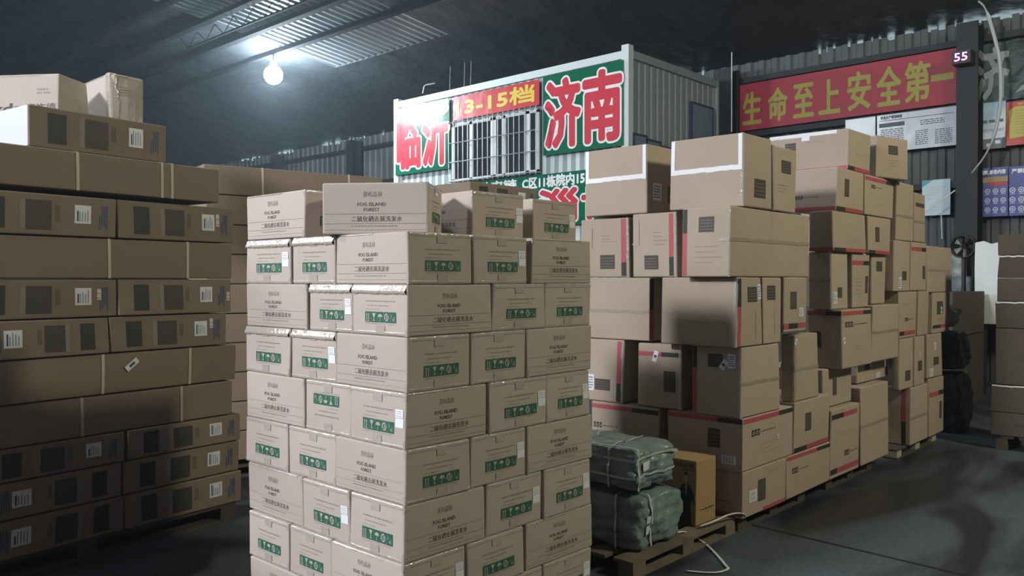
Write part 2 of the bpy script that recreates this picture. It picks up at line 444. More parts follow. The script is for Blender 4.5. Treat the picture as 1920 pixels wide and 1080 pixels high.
# ------------------------------------------------------------------ lamps
SHADE = mat('lamp_aluminium', (0.55, 0.57, 0.6), 0.3, metal=0.8)
LR = {'seen': .19, 'mid': .17, 'key': .6, 'side': .35, 'aisle': .4}      # bulb radii
LN = {'seen': 'glowing round high-bay lamp hanging below the roof beyond the cartons',
      'mid': 'high-bay lamp over the aisle before the container, hung from a purlin',
      'key': 'high-bay lamp above the aisle beside the strapped cartons', 'side': 'high-bay lamp over the floor behind the dim stack', 'aisle': 'warm high-bay lamp above the open aisle floor'}
for nm, pos, pw, colr in LAMPS:
    br = LR[nm]; L0 = MB(); L0.cyl((0, 0, 0.24), 0.07, 0.12, SHADE, 20)
    root = L0.build('bay_lamp', loc=pos, smooth=True); tag(root, LN[nm], 'lamp', 'high-bay lamps')
    q = MB(); n_ = 20
    P = []; F = []
    for a in range(9):
        th_ = math.pi * a / 8
        for b in range(n_): P.append((br * math.sin(th_) * math.cos(2 * math.pi * b / n_), br * math.sin(th_) * math.sin(2 * math.pi * b / n_), 0.25 - br + br * math.cos(th_)))
    for a in range(8):
        for b in range(n_): F.append((a * n_ + b, (a + 1) * n_ + b, (a + 1) * n_ + (b + 1) % n_, a * n_ + (b + 1) % n_))
    q.faces(P, F, mat('bulb_glow_' + nm, (1, 1, 1), 0.3, emit=(colr, pw / (39.5 * br ** 2)))); q.build('bulb', parent=root, smooth=True)
    q = MB(); q.tube([(0, 0, 0.36), (0, 0, roof_z(pos[0]) - pos[2] - 0.02)], 0.008, STEEL, 6); q.build('hanger', parent=root)

# ================================================================== container office (two storeys)
CX, CY0, CY1 = 11.2, 7.74, 13.72
CW = mat('container_white', (0.62, 0.68, 0.68), 0.4, bump=(6, 0.05, 0.01))
CWS = mat('container_white_shaded', (0.28, 0.33, 0.34), 0.5)  # same white as the front, with the end wall's shade in the colour
DARKG = mat('window_glass_dark', (0.02, 0.025, 0.035), 0.08, spec=0.7)
GRN = mat('banner_green', (0.0, 0.125, 0.062), 0.22, spec=0.6, bump=(2.5, 0.35, 0.03), coat=0.5)
BRED = mat('banner_red', (0.55, 0.035, 0.045), 0.30, spec=0.5, bump=(2.5, 0.4, 0.03))
BWHITE = mat('banner_white', (0.80, 0.80, 0.80), 0.3)
BLET = mat('banner_letter_red', (0.60, 0.045, 0.065), 0.25, spec=0.6, bump=(2.5, 0.35, 0.03), coat=0.5)
BYEL = mat('banner_yellow', (0.68, 0.50, 0.04), 0.4)
BYEL2 = mat('banner_yellow_dull', (0.32, 0.30, 0.045), 0.5)
cont = bpy.data.objects.new('container_office', None); COL.objects.link(cont); cont.location = (CX, CY0, 0)
tag(cont, 'white two-storey container office with green banners and a barred window', 'container')
CL, CWD, CH = CY1 - CY0, 2.97, 5.35
def cpart(mb, name, par=None): return mb.build(name, parent=par or cont)
b = MB()
# corrugated cladding: front (x=0) and end (y=0)
def corr(mb, p0, p1, z0, z1, nrm, m, pitch=0.19, depth=0.028):
    p0 = Vector(p0); p1 = Vector(p1); L_ = (p1 - p0).length; e = (p1 - p0).normalized(); n_ = Vector(nrm); s_ = 0; off = 0
    pts = [(0, 0)]
    while s_ < L_:
        for ds, o_ in ((pitch * .4, 0), (pitch * .1, depth), (pitch * .4, depth), (pitch * .1, 0)):
            s_ = min(s_ + ds, L_); pts.append((s_, o_))
    for (a, oa), (c, oc) in zip(pts, pts[1:]):
        if c - a < 1e-6: continue
        q0 = p0 + e * a + n_ * oa; q1 = p0 + e * c + n_ * oc
        mb.poly([(q0.x, q0.y, z0), (q1.x, q1.y, z0), (q1.x, q1.y, z1), (q0.x, q0.y, z1)], m)
corr(b, (0.06, CL, 0), (0.06, 0, 0), 0.1, CH - 0.08, (-1, 0, 0), CW, depth=0.018)
cpart(b, 'front_cladding')
b = MB(); corr(b, (0.06, 0.05, 0), (CWD, 0.05, 0), 0.1, CH - 0.08, (0, -1, 0), CWS, depth=0.012); cpart(b, 'end_cladding')
b = MB(); b.box(0.05, 0.06, 0.1, CWD, CL, CH - 0.06, CWS); cpart(b, 'back_cladding')
b = MB()
for yy in (0, CL - 0.14): b.box(-0.02, yy, 0, 0.12, yy + 0.14, CH + (0.09 if yy == 0 else 0.06), CW)
b.box(CWD - 0.1, -0.02, 0, CWD + 0.02, 0.12, CH, CWS)
for zz_ in (0.0, 2.62, CH - 0.13): b.box(-0.015, 0.1, zz_, 0.1, CL - 0.1, zz_ + 0.13, CW); b.box(0.1, -0.015, zz_, CWD, 0.1, zz_ + 0.13, CWS)
cpart(b, 'corner_frame')
def cy(u):                          # position along the container front (local y)
    return on_x(u, CX)[0] - CY0
def cz(u, v): return zz(v, on_x(u, CX)[1])
def sign(name, u0, u1, zlo, zhi, m, x=-0.035, lab=None):
    y1_, y0_ = cy(u0), cy(u1); q = MB(); q.box(x - 0.012, y0_, zlo, x, y1_, zhi, m)
    return q, y0_, y1_
def sign_text(q, y0_, y1_, zlo, zhi, txt, m, x, bold=0.0, n=12):
    vs, fs = text_mesh(txt, 0.0)
    offs = [(0, 0)] if bold == 0 else [(0, 0)] + [(bold * math.cos(2 * math.pi * i / n), bold * math.sin(2 * math.pi * i / n)) for i in range(n)]
    for i, (oy, oz) in enumerate(offs):
        q.faces([(x - 0.00002 * i, y1_ - (y1_ - y0_) * a + oy, zlo + (zhi - zlo) * c + oz) for a, c in vs], fs, m)
def place_sign(q, name): return q.build(name, parent=cont)
# two big green banners with outlined red characters
zt, zb_ = 5.19, 3.80
for nm, u0, u1, chars in (('left', 745, 846, ('临', '沂')), ('right', 1021, 1171, ('济', '南'))):
    q, ya, yb = sign('b', u0, u1, zb_, zt, GRN)
    W_ = yb - ya
    for i, ch in enumerate(chars):
        hi = yb - W_ * (0.03 + 0.49 * i) - 0.03; lo = hi - W_ * 0.43
        sign_text(q, lo, hi, zb_ + 0.13, zt - 0.12, ch, BWHITE, -0.050, 0.075, 16)
        sign_text(q, lo, hi, zb_ + 0.13, zt - 0.12, ch, BLET, -0.054, 0.038, 12)
    place_sign(q, 'green_banner')
q, ya, yb = sign('b', 853, 1014, 4.72, 5.17, BRED)
q2 = q; sign_text(q2, ya + 0.12, yb - 0.10, 4.80, 5.11, '13-15档', BYEL, -0.050, 0.014, 10); place_sign(q2, 'red_number_banner')
# lower green band with address and the next pair of characters
q, ya, yb = sign('b', 742, 1178, 2.55, 3.47, GRN)
def zat(v, u): return cz(u, v)
sign_text(q, cy(1099), cy(983), 3.24, 3.44, 'C区11栋院内15', BWHITE, -0.050, 0.010, 6)
sign_text(q, cy(972), cy(868), 3.24, 3.44, '云)供应链', BWHITE, -0.050, 0.010, 6)
for i, ch in enumerate('淄博'):
    hi = cy(1014) - i * 0.98; lo = hi - 0.86
    sign_text(q, lo, hi, 2.05 + 0.6, 3.17, ch, BWHITE, -0.050, 0.06, 14); sign_text(q, lo, hi, 2.05 + 0.6, 3.17, ch, BLET, -0.054, 0.028, 10)
place_sign(q, 'address_banner')
# window with sliding frames behind a security grille
wy1, wy0 = cy(851), cy(1014); wz0, wz1 = 3.52, 4.64
q = MB(); q.box(-0.03, wy0, wz0, 0.05, wy1, wz1, DARKG); win = cpart(q, 'barred_window')
q = MB(); WF = mat('window_frame_white', (0.72, 0.75, 0.76), 0.35)
for (a, c) in ((0, .035), (.22, .26), (.47, .53), (.60, .64), (.86, .90), (.975, 1)):
    q.box(-0.055, wy1 - (wy1 - wy0) * c, wz0, -0.03, wy1 - (wy1 - wy0) * a, wz1, WF)
q.box(-0.055, wy0, wz1 - 0.05, -0.03, wy1, wz1, WF); q.box(-0.055, wy0, wz0, -0.03, wy1, wz0 + 0.05, WF)
cpart(q, 'window_frame', win)
q = MB(); BAR = mat('grille_steel', (0.45, 0.48, 0.51), 0.35, metal=0.7)
nb = 17
for i in range(nb + 1):
    yy = wy0 + (wy1 - wy0) * i / nb; q.tube([(-0.14, yy, wz0 - 0.03), (-0.14, yy, wz1 + 0.05)], 0.0085, BAR, 6)
for zz_ in (wz0, wz0 + 0.37, wz0 + 0.74, wz1 + 0.02):
    q.tube([(-0.14, wy0, zz_), (-0.14, wy1, zz_)], 0.012, BAR, 6)
for yy in (wy0, wy1):
    for zz_ in (wz0, wz1 + 0.02): q.tube([(-0.14, yy, zz_), (0.0, yy, zz_)], 0.012, BAR, 6)
cpart(q, 'grille', win)
# end wall: upper blue film window and the row of lower panes
BLU = mat('window_blue_film', (0.14, 0.22, 0.33), 0.25, spec=0.6); BLUD = mat('window_blue_edge', (0.025, 0.05, 0.12), 0.5)
def cxx(u): return on_y(u, CY0)[0] - CX
def end_win(ua, ub, zlo, zhi):
    q = MB(); a, c = cxx(ua), cxx(ub); q.box(a, -0.012, zlo, c, 0.05, zhi, BLU); o = cpart(q, 'end_window')
    q = MB(); e = 0.035
    q.box(a - e, -0.02, zhi, c + e, 0.03, zhi + e, BLUD); q.box(a - e, -0.02, zlo, a, 0.03, zhi, BLUD); q.box(c, -0.02, zlo, c + e, 0.03, zhi, BLUD)
    cpart(q, 'window_edge', o)
end_win(1296, 1334, 3.6, 4.78)
end_win(1188, 1210, 3.2, 3.98); end_win(1212, 1236, 3.2, 3.93); end_win(1244, 1262, 3.2, 3.86)

# ------------------------------------------------------------------ banner and posters on the long wall
def wall_item(name, label, cat, ua, ub, va, vb, m, x=14.40, vref=None, draw=None, group=None, th_=0.012):
    """flat sheet on the wall; rows va..vb measured in column ua"""
    y1_, t = on_x(ua, x); y0_, _ = on_x(ub, x); z1, z0 = zz(va, t), zz(vb, t)
    q = MB(); q.box(x, y0_, z0, x + th_, y1_, z1, m)
    def P(a, c, off=0.002): return (x - off, y1_ - (y1_ - y0_) * a, z0 + (z1 - z0) * c)
    if draw: draw(q, P, y1_ - y0_, z1 - z0)
    # keep the origin at the item's own centre
    cxp, cyp, czp = x, (y0_ + y1_) / 2, (z0 + z1) / 2
    q.v = [(a - cxp, b_ - cyp, c - czp) for a, b_, c in q.v]
    o = q.build(name, loc=(cxp, cyp, czp)); tag(o, label, cat, group); return o
def wtext(q, P, a0, c0, a1, c1, txt, m, off=0.004, bold=0.0, asp=1.0, n=8):
    vs, fs = text_mesh(txt)
    offs = [(0, 0)] if not bold else [(0, 0)] + [(bold * math.cos(2 * math.pi * i / n) / asp, bold * math.sin(2 * math.pi * i / n)) for i in range(n)]
    for i, (oa, oc) in enumerate(offs):
        q.faces([P(a0 + (a1 - a0) * x_ + oa, c0 + (c1 - c0) * y_ + oc, off + 0.00002 * i) for x_, y_ in vs], fs, m)
def wrect(q, P, a0, c0, a1, c1, m, off=0.003): q.poly([P(a0, c0, off), P(a0, c1, off), P(a1, c1, off), P(a1, c0, off)], m)
SRED = mat('slogan_red', (0.33, 0.020, 0.042), 0.5, spec=0.4, bump=(1.5, 0.3, 0.04))
def draw_slogan(q, P, W_, H_):
    chars = '生命至上'; xs = [0.02, 0.155, 0.285, 0.41]
    for ch, xa in zip(chars, xs): wtext(q, P, xa, 0.13, xa + 0.095, 0.80, ch, BYEL2, bold=0.017, asp=W_ / H_)
    for ch, xa in zip('安全第', [0.545, 0.675, 0.795]): wtext(q, P, xa, 0.13, xa + 0.10, 0.86, ch, BYEL2, bold=0.017, asp=W_ / H_)
    wrect(q, P, 0.90, 0.45, 0.99, 0.57, BYEL2)
wall_item('slogan_banner', 'long red banner with yellow characters high on the wall', 'banner', 1386, 1791, 161, 247, SRED, draw=draw_slogan)
NP = mat('notice_paper', (0.50, 0.55, 0.62), 0.25, spec=0.6, bump=(3, 0.4, 0.03)); NI = mat('notice_ink', (0.12, 0.13, 0.16), 0.6)
def draw_notice(q, P, W_, H_):
    rr = random.Random(5)
    wrect(q, P, 0.03, 0.83, 0.97, 0.845, NI)
    wtext(q, P, 0.05, 0.88, 0.33, 0.96, '安全生产管理制度', NI, bold=0.004, asp=3)
    wrect(q, P, 0.03, 0.66, 0.36, 0.77, NI)
    for (a0, a1, c0, c1) in ((0.05, 0.35, 0.12, 0.60), (0.50, 0.66, 0.10, 0.48), (0.74, 0.95, 0.08, 0.46), (0.56, 0.86, 0.60, 0.74)):
        c = c1
        while c > c0:
            a = a0
            while a < a1: l = rr.uniform(0.02, 0.06); wrect(q, P, a, c - 0.022, min(a + l, a1), c, NI); a += l + 0.01
            c -= 0.05
wall_item('notice_sheet', 'white notice sheet with grey print under the red banner', 'poster', 1643, 1792, 218, 287, NP, x=14.42, draw=draw_notice)
wall_item('notice_sheet', 'narrow white sheet beside the steel strip, mostly behind the cartons', 'poster', 1584, 1640, 226, 292, NP, x=14.43)
PHB = mat('poster_sky', (0.22, 0.42, 0.56), 0.3, var=(2.0, (0.55, 0.62, 0.62), 0.4, 0.6)); PHG = mat('poster_grey', (0.14, 0.16, 0.16), 0.5)
def draw_photo(q, P, W_, H_):
    wrect(q, P, 0, 0, 1, 0.22, PHG); wrect(q, P, 0.0, 0.22, 1, 0.52, NP)
    for a in (0.05, 0.30, 0.52, 0.76): wrect(q, P, a, 0.56, a + 0.17, 0.62, NI)
    wtext(q, P, 0.35, 0.36, 0.95, 0.43, '安全文明规范操作', NI)
    for a, c, s_ in ((.08, .08, .2), (.45, .05, .12), (.7, .1, .15)): wrect(q, P, a, c, a + s_, c + .07, NP, .005)
wall_item('photo_poster', 'blue and grey photo poster beside the dark steel column', 'poster', 1820, 1884, 197, 283, PHB, x=14.42, draw=draw_photo)
PR = mat('poster_red', (0.50, 0.06, 0.03), 0.4); PY = mat('poster_yellow', (0.50, 0.42, 0.07), 0.4)
def draw_ry(q, P, W_, H_):
    q.poly([P(0.07, 0.16, .003), P(0.04, 0.80, .003), P(0.16, 0.88, .003), P(0.97, 0.9, .003), P(0.97, 0.2, .003), P(0.6, 0.13, .003), P(0.35, 0.18, .003)], PY)
    for i in range(9): wrect(q, P, 0.16, 0.78 - i * 0.065, 0.85, 0.795 - i * 0.065, BYEL2, .005)
    wtext(q, P, 0.2, 0.905, 0.8, 0.965, '安全警示', BYEL, .005)
wall_item('rules_poster', 'red bordered yellow poster at the edge of the wall', 'poster', 1885, 1990, 193, 274, PR, x=14.42, draw=draw_ry)
PBL = mat('poster_blue', (0.025, 0.045, 0.26), 0.35); PTAN = mat('poster_tan', (0.40, 0.28, 0.13), 0.6); PRED2 = mat('poster_red2', (0.5, 0.04, 0.05), 0.5)
def draw_safety(title, tape):
    def f(q, P, W_, H_):
        wtext(q, P, 0.06, 0.86, 0.94, 0.95, title, BWHITE, .005, 0.004, 1)
        if tape: wrect(q, P, 0, 0.70, 1, 0.81, PTAN, .004); wrect(q, P, 0.02, 0, 0.30, 0.12, PTAN, .004)
        wrect(q, P, 0.5, 0.62, 0.97, 0.69, PRED2, .004)
        for r_ in range(3):
            for c_ in range(5):
                a, c = 0.08 + c_ * 0.2, 0.52 - r_ * 0.19; ra, rc = 0.072, 0.072 * W_ / H_
                pts = 14
                for kq in range(pts):
                    t0, t1 = 2 * math.pi * kq / pts, 2 * math.pi * (kq + 1) / pts
                    q.poly([P(a + ra * math.cos(t0), c + rc * math.sin(t0), .005), P(a + ra * .68 * math.cos(t0), c + rc * .68 * math.sin(t0), .005), P(a + ra * .68 * math.cos(t1), c + rc * .68 * math.sin(t1), .005), P(a + ra * math.cos(t1), c + rc * math.sin(t1), .005)], NP)
                wrect(q, P, a - ra * .35, c - rc * .3, a + ra * .3, c + rc * .25, NP, .005)
                wrect(q, P, a - ra * .8, c - rc * 1.45, a + ra * .8, c - rc * 1.25, NP, .005)
    return f
wall_item('safety_poster', 'blue safety poster with pictograms, brown tape across its top', 'poster', 1817, 1889, 318, 408, PBL, x=14.42, draw=draw_safety('严禁运输,寄存内容', True))
wall_item('safety_poster', 'blue safety poster at the wall edge, without brown tape', 'poster', 1891, 1975, 313, 405, PBL, x=14.42, draw=draw_safety('严禁携带易燃品', False))
PPB = mat('poster_pale', (0.50, 0.64, 0.70), 0.35, bump=(3, 0.5, 0.03)); TEAL = mat('poster_teal', (0.05, 0.35, 0.42), 0.4)
def draw_pale(q, P, W_, H_):
    q.poly([P(0, 0.8, .003), P(0, 1, .003), P(0.4, 1, .003)], TEAL)
    for i in range(10): wrect(q, P, 0.12, 0.78 - i * 0.07, 0.88 - 0.1 * (i % 3), 0.80 - i * 0.07, NP, .005)
wall_item('pale_poster', 'pale blue poster above the grey clutter behind the cartons', 'poster', 1728, 1781, 339, 405, PPB, x=14.42, draw=draw_pale)
TORN = mat('banner_dark_green', (0.008, 0.032, 0.026), 0.4, bump=(3, 0.7, 0.05)); TW = mat('torn_white', (0.28, 0.31, 0.30), 0.6)
def draw_torn(q, P, W_, H_):
    wtext(q, P, 0.01, 0.06, 0.36, 0.92, '济', TW, .005, 0.025, 2)
    for tri in (((.52, .2), (.56, .55), (.75, .62), (.66, .3)), ((.42, .1), (.5, .22), (.62, .18)), ((.74, .7), (.9, .95), (.86, .66)), ((.7, .12), (.8, .25), (.84, .2), (.76, .05))):
        q.poly([P(a, c, .004) for a, c in tri], PHG if len(tri) == 4 else TW)
wall_item('torn_banner', 'torn dark green banner with a ragged pale character', 'banner', 1826, 2010, 88, 196, TORN, x=14.40, draw=draw_torn)

# digital clock on the column
CK = mat('clock_case', (0.02, 0.02, 0.022), 0.4); LEDM = mat('clock_digits', (0.8, 0.05, 0.6), 0.4, emit=((1.0, 0.12, 0.72), 14))
yk, tk = on_x(1800, 13.9); q = MB(); q.box(-0.02, -0.13, -0.10, 0.18, 0.13, 0.10, CK)
ck = q.build('digital_clock', loc=(13.9, yk, zz(108, tk))); tag(ck, 'small digital clock with glowing pink digits fixed to the steel column', 'clock')
q = MB(); vs, fs = text_mesh('55'); q.faces([(-0.024, 0.09 - 0.18 * a, -0.06 + 0.12 * c) for a, c in vs], fs, LEDM); q.build('digits', parent=ck)

# ================================================================== printing used on the cartons
def p_brand(k, dx=0.0):            # long side of the shampoo cartons
    def f(fr, rr):
        F = fr[k]
        F.text(.39 + dx, .72, .57 + dx, .83, '雾屿森林', INKL, bold=0.0)
        F.text(.335 + dx, .545, .605 + dx, .615, 'FOG ISLAND', INK, bold=0.012)
        F.text(.395 + dx, .445, .545 + dx, .51, 'FOREST', INK, bold=0.012)
        F.fr(.02, .392, .98, .400, INKL, n=3)
        F.text(.28 + dx, .245, .76 + dx, .355, '二硫化硒去屑洗发水', INK, bold=0.0)
        F.fr(.02, .205, .98, .213, INKL, n=3)
        F.small(.28 + dx, .150, .72 + dx, .170, INKL, 14, rr)
        F.fr(.02, .085, .98, .091, INKL, n=3)
    return f
def p_symbols(k, flip=False):      # short end of the shampoo cartons, five green handling marks
    def f(fr, rr):
        F = fr[k]; x0, x1, t0, t1 = .25, .82, .25, .46
        T = lambda a, t: (1 - a, 1 - t) if flip else (a, t)
        def rc(a0, c0, a1, c1, m, off):
            (a, c), (b, e) = T(a0, c0), T(a1, c1); F.fr(min(a, b), min(c, e), max(a, b), max(c, e), m, off)
        n = 5; cw = (x1 - x0) / n; M = CARD_A
        for i in range(n):
            a = x0 + i * cw; b = a + cw * 0.93
            rc(a, t0, b, t1, GREEN, .0010)
            ca = (a + b) / 2; cc = (t0 + t1) / 2; W_ = cw * .93; H_ = t1 - t0
            def pl(pts): F.poly([T(ca + p * W_, cc + q * H_) for p, q in pts], M, .0014)
            def arc(r0, r1, s0, s1, dy=0, sy=None):
                for q in range(8):
                    u0 = math.radians(s0 + (s1 - s0) * q / 8); u1 = math.radians(s0 + (s1 - s0) * (q + 1) / 8); sy_ = sy or 1.0
                    pl([(r0 * math.cos(u0), dy + r0 * sy_ * math.sin(u0)), (r1 * math.cos(u0), dy + r1 * sy_ * math.sin(u0)), (r1 * math.cos(u1), dy + r1 * sy_ * math.sin(u1)), (r0 * math.cos(u1), dy + r0 * sy_ * math.sin(u1))])
            if i == 0:
                for e in (-.22, .12): pl([(e, -.36), (e + .10, -.36), (e + .10, .2), (e, .2)]); pl([(e - .06, .18), (e + .16, .18), (e + .05, .38)])
                pl([(-.35, -.42), (.35, -.42), (.35, -.38), (-.35, -.38)])
            elif i == 1:
                pl([(-.32, .36), (.32, .36), (.06, -.02), (-.06, -.02)]); pl([(-.05, -.02), (.05, -.02), (.05, -.3), (-.05, -.3)]); pl([(-.2, -.36), (.2, -.36), (.2, -.3), (-.2, -.3)])
            elif i == 2:
                arc(0, .38, 0, 180, .02, .75); pl([(-.03, .02), (.03, .02), (.03, -.34), (-.03, -.34)]); pl([(-.15, -.38), (.03, -.38), (.03, -.32), (-.15, -.32)])
            elif i == 3:
                arc(.24, .38, 60, 220, 0, .95); arc(.24, .38, 240, 400, 0, .95); pl([(-.08, -.12), (.03, -.18), (.14, .16), (.03, .2)])
            else:
                pl([(-.28, -.05), (-.22, -.05), (-.22, .3), (-.28, .3)]); pl([(.18, -.38), (.24, -.38), (.24, .1), (.18, .1)]); arc(.05, .11, 0, 360, -.2)
        if True:
            for (a, b, c, e, nn) in ((.26, .80, .66, .682, 12), (.30, .70, .575, .590, 9), (.26, .30, .50, .62, 1), (.26, .52, .505, .515, 6), (.26, .78, .215, .225, 16)):
                x = a
                while x < b:
                    l = (b - a) / nn * rr.uniform(.5, .95); rc(x, c, min(x + l, b), e, INKL, .0010) if nn > 1 else None; x += (b - a) / nn
    return f
def t_symbols(k, lift=0.0012, low=0.016):   # sealing tape on a short end
    def f(ft, rr, r):
        F = ft[k]
        tape_edge(F, 0.006, F.W - 0.006, low, TAPE, F.h, F.d, F.w, r, rr, top=True, lift=lift)
        tape_edge(F, 0.006, F.W - 0.006, 0.013, TAPE, F.h, F.d, F.w, r, rr, top=False)
        a = F.W * rr.uniform(.40, .46)
        F.rect(a, F.h * .80, a + 0.055, F.h - r, TAPE, .0022, 2); F.rect(a, r, a + 0.055, F.h * .19, TAPE, .0022, 2)
    return f
def t_rim(k, m=None, low=0.012):
    def f(ft, rr, r):
        F = ft[k]; tape_edge(F, 0.01, F.W * rr.uniform(.5, .98), low, m or TAPE, F.h, F.d, F.w, r, rr)
    return f
def s_double(k, a=.83, t=.40):     # two stacked white stickers
    def f(fq, rr):
        F = fq[k]; e = rr.uniform(-.01, .01)
        F.fr(a + e, t + .155, a + e + .13, t + .305, LABEL, .0018); F.fr(a + e + .005, t - .02, a + e + .14, t + .145, LABEL, .0018)
        for i in range(3): F.small(a + e + .02, t + .18 + i * .04, a + e + .11, t + .19 + i * .04, INKL, 4, rr, .0022)
        return 'shipping_label'
    return f
def s_label(k, a0, t0, a1, t1, m=None, lines=5, vert=False):
    def f(fq, rr):
        F = fq[k]; F.fr(a0, t0, a1, t1, m or LABEL, .0018)
        for i in range(lines):
            if vert: x = a0 + (a1 - a0) * (.14 + .8 * i / lines); F.fr(x, t0 + (t1 - t0) * .12, x + (a1 - a0) * (.10 if i == 0 else .04), t1 - (t1 - t0) * rr.uniform(.1, .4), BLUEI, .0022)
            else: t = t0 + (t1 - t0) * (.14 + .8 * i / lines); F.small(a0 + (a1 - a0) * .1, t, a1 - (a1 - a0) * .1, t + (t1 - t0) * .07, BLUEI, 4, rr, .0022)
        return 'shipping_label'
    return f
def s_tilt(k, a, t, w_, h_, deg):
    def f(fq, rr):
        F = fq[k]; F.rot(a, t, w_, h_, deg, LABEL, .0018); F.rot(a + .0, t, w_ * .6, h_ * .25, deg, INK, .0022); return 'shipping_label'
    return f
def p_block(k, a0, t0, a1, t1, vert=False):   # dark printed data square with pale rows
    def f(fr, rr):
        F = fr[k]; F.fr(a0, t0, a1, t1, INKD if False else INKH)
        for i in range(4):
            if vert: x = a0 + (a1 - a0) * (.12 + .22 * i); F.fr(x, t0 + (t1 - t0) * .08, x + (a1 - a0) * .06, t1 - (t1 - t0) * .08, INKR, .0014)
            else: t = t0 + (t1 - t0) * (.14 + .2 * i); F.small(a0 + (a1 - a0) * .08, t, a1 - (a1 - a0) * .08, t + (t1 - t0) * .06, INKR, 6, rr, .0014)
    return f
def p_hband(k, t0, t1, split, first='red', a0=0.012, a1=0.988):       # red and black band along an edge
    def f(fr, rr):
        F = fr[k]; m1, m2 = (RED, INKD) if first == 'red' else (INKD, RED); s_ = a0 + (a1 - a0) * split
        if split > 0: F.fr(a0, t0, s_, t1, m1, n=3)
        if split < 1: F.fr(s_, t0, a1, t1, m2, n=3)
    return f
def p_vband(k, a0, a1, split, first='red', t0=.02, t1=.98):            # first colour from the top
    def f(fr, rr):
        F = fr[k]; m1, m2 = (RED, INKD) if first == 'red' else (INKD, RED); s_ = t1 - (t1 - t0) * split
        F.fr(a0, s_, a1, t1, m1); F.fr(a0, t0, a1, s_, m2)
    return f
def p_logo(k, a0, t0, a1, t1):     # a small dark mark followed by faint print
    def f(fr, rr):
        F = fr[k]; m_ = a0 + (a1 - a0) * .36; n = 3
        for i in range(n):
            a = a0 + (m_ - a0) * i / n; b = a + (m_ - a0) / n * .8
            F.fr(a, t0, b, t1, INKD); F.fr(a + (b - a) * .25, t0 + (t1 - t0) * .25, a + (b - a) * .75, t0 + (t1 - t0) * .45, CARD_B, .0014); F.fr(a + (b - a) * .4, t0 + (t1 - t0) * .55, b, t0 + (t1 - t0) * .7, CARD_B, .0014)
        F.small(m_ + .01, t0 + (t1 - t0) * .35, a1, t0 + (t1 - t0) * .55, INK, 8, rr)
    return f
def p_scrawl(k, a0, t0, a1, t1, n=4):     # faint rows of tiny print
    def f(fr, rr):
        for i in range(n):
            t = t0 + (t1 - t0) * i / n; fr[k].small(a0, t, a0 + (a1 - a0) * rr.uniform(.5, 1), t + .012, INKL, 9, rr)
    return f
def p_vline(k, a, t0, t1):
    def f(fr, rr): fr[k].fr(a, t0, a + .010, t1, INK)
    return f
def t_mid(k, t=.5, a0=.01, a1=.99, m=None, wd=.022):
    def f(ft, rr, r):
        F = ft[k]; n = 14
        for i in range(n):
            x0 = F.W * (a0 + (a1 - a0) * i / n); x1 = F.W * (a0 + (a1 - a0) * (i + 1) / n); e = rr.uniform(-.003, .003)
            F.rect(x0, F.h * t - wd / 2 + e, x1, F.h * t + wd / 2 + e, m or TAPEB, .0020 + .0006 * (i % 2))
    return f
def t_corner(m=None, wd=0.018, t0=0.0, t1=1.0):      # tape folded round the vertical corner edge
    def f(ft, rr, r):
        n = 10
        for i in range(n):
            z0 = ft['R'].h * (t0 + (t1 - t0) * i / n); z1 = ft['R'].h * (t0 + (t1 - t0) * (i + 1) / n)
            a = wd * rr.uniform(.7, 1.2); b = wd * rr.uniform(.7, 1.2); q = .0016; mm = m or TAPE; mb = ft['R'].mb
            mb.poly([(-q, b, z0), (-q, r, z0), (-q, r, z1), (-q, b, z1)], mm)
            mb.poly([(-q, r, z0), (r * .3 - q, r * .3 - q, z0), (r * .3 - q, r * .3 - q, z1), (-q, r, z1)], mm)
            mb.poly([(r * .3 - q, r * .3 - q, z0), (r, -q, z0), (r, -q, z1), (r * .3 - q, r * .3 - q, z1)], mm)
            mb.poly([(r, -q, z0), (a, -q, z0), (a, -q, z1), (r, -q, z1)], mm)
    return f
def t_foil(k):                    # bright glossy tape: both upright edges and one band across
    def f(ft, rr, r):
        F = ft[k]; n = 16
        for i in range(n):
            x0 = F.W * i / n; x1 = F.W * (i + 1) / n; x0 = max(x0, .006); x1 = min(x1, F.W - .006); e = rr.uniform(-.003, .003)
            F.rect(x0, F.h * .50 + e, x1, F.h * .57 + e * .5, TAPEW, .0022 + .0007 * (i % 2))
        F.rect(.006, F.h * .5, .035, F.h * .99, TAPEW, .0026, 2); F.rect(F.W - .032, F.h * .5, F.W - .006, F.h * .99, TAPEW, .0026, 2)
    return f

ORD = ['top', 'second', 'third', 'fourth', 'fifth', 'sixth', 'seventh', 'eighth', 'ninth', 'tenth', 'eleventh']
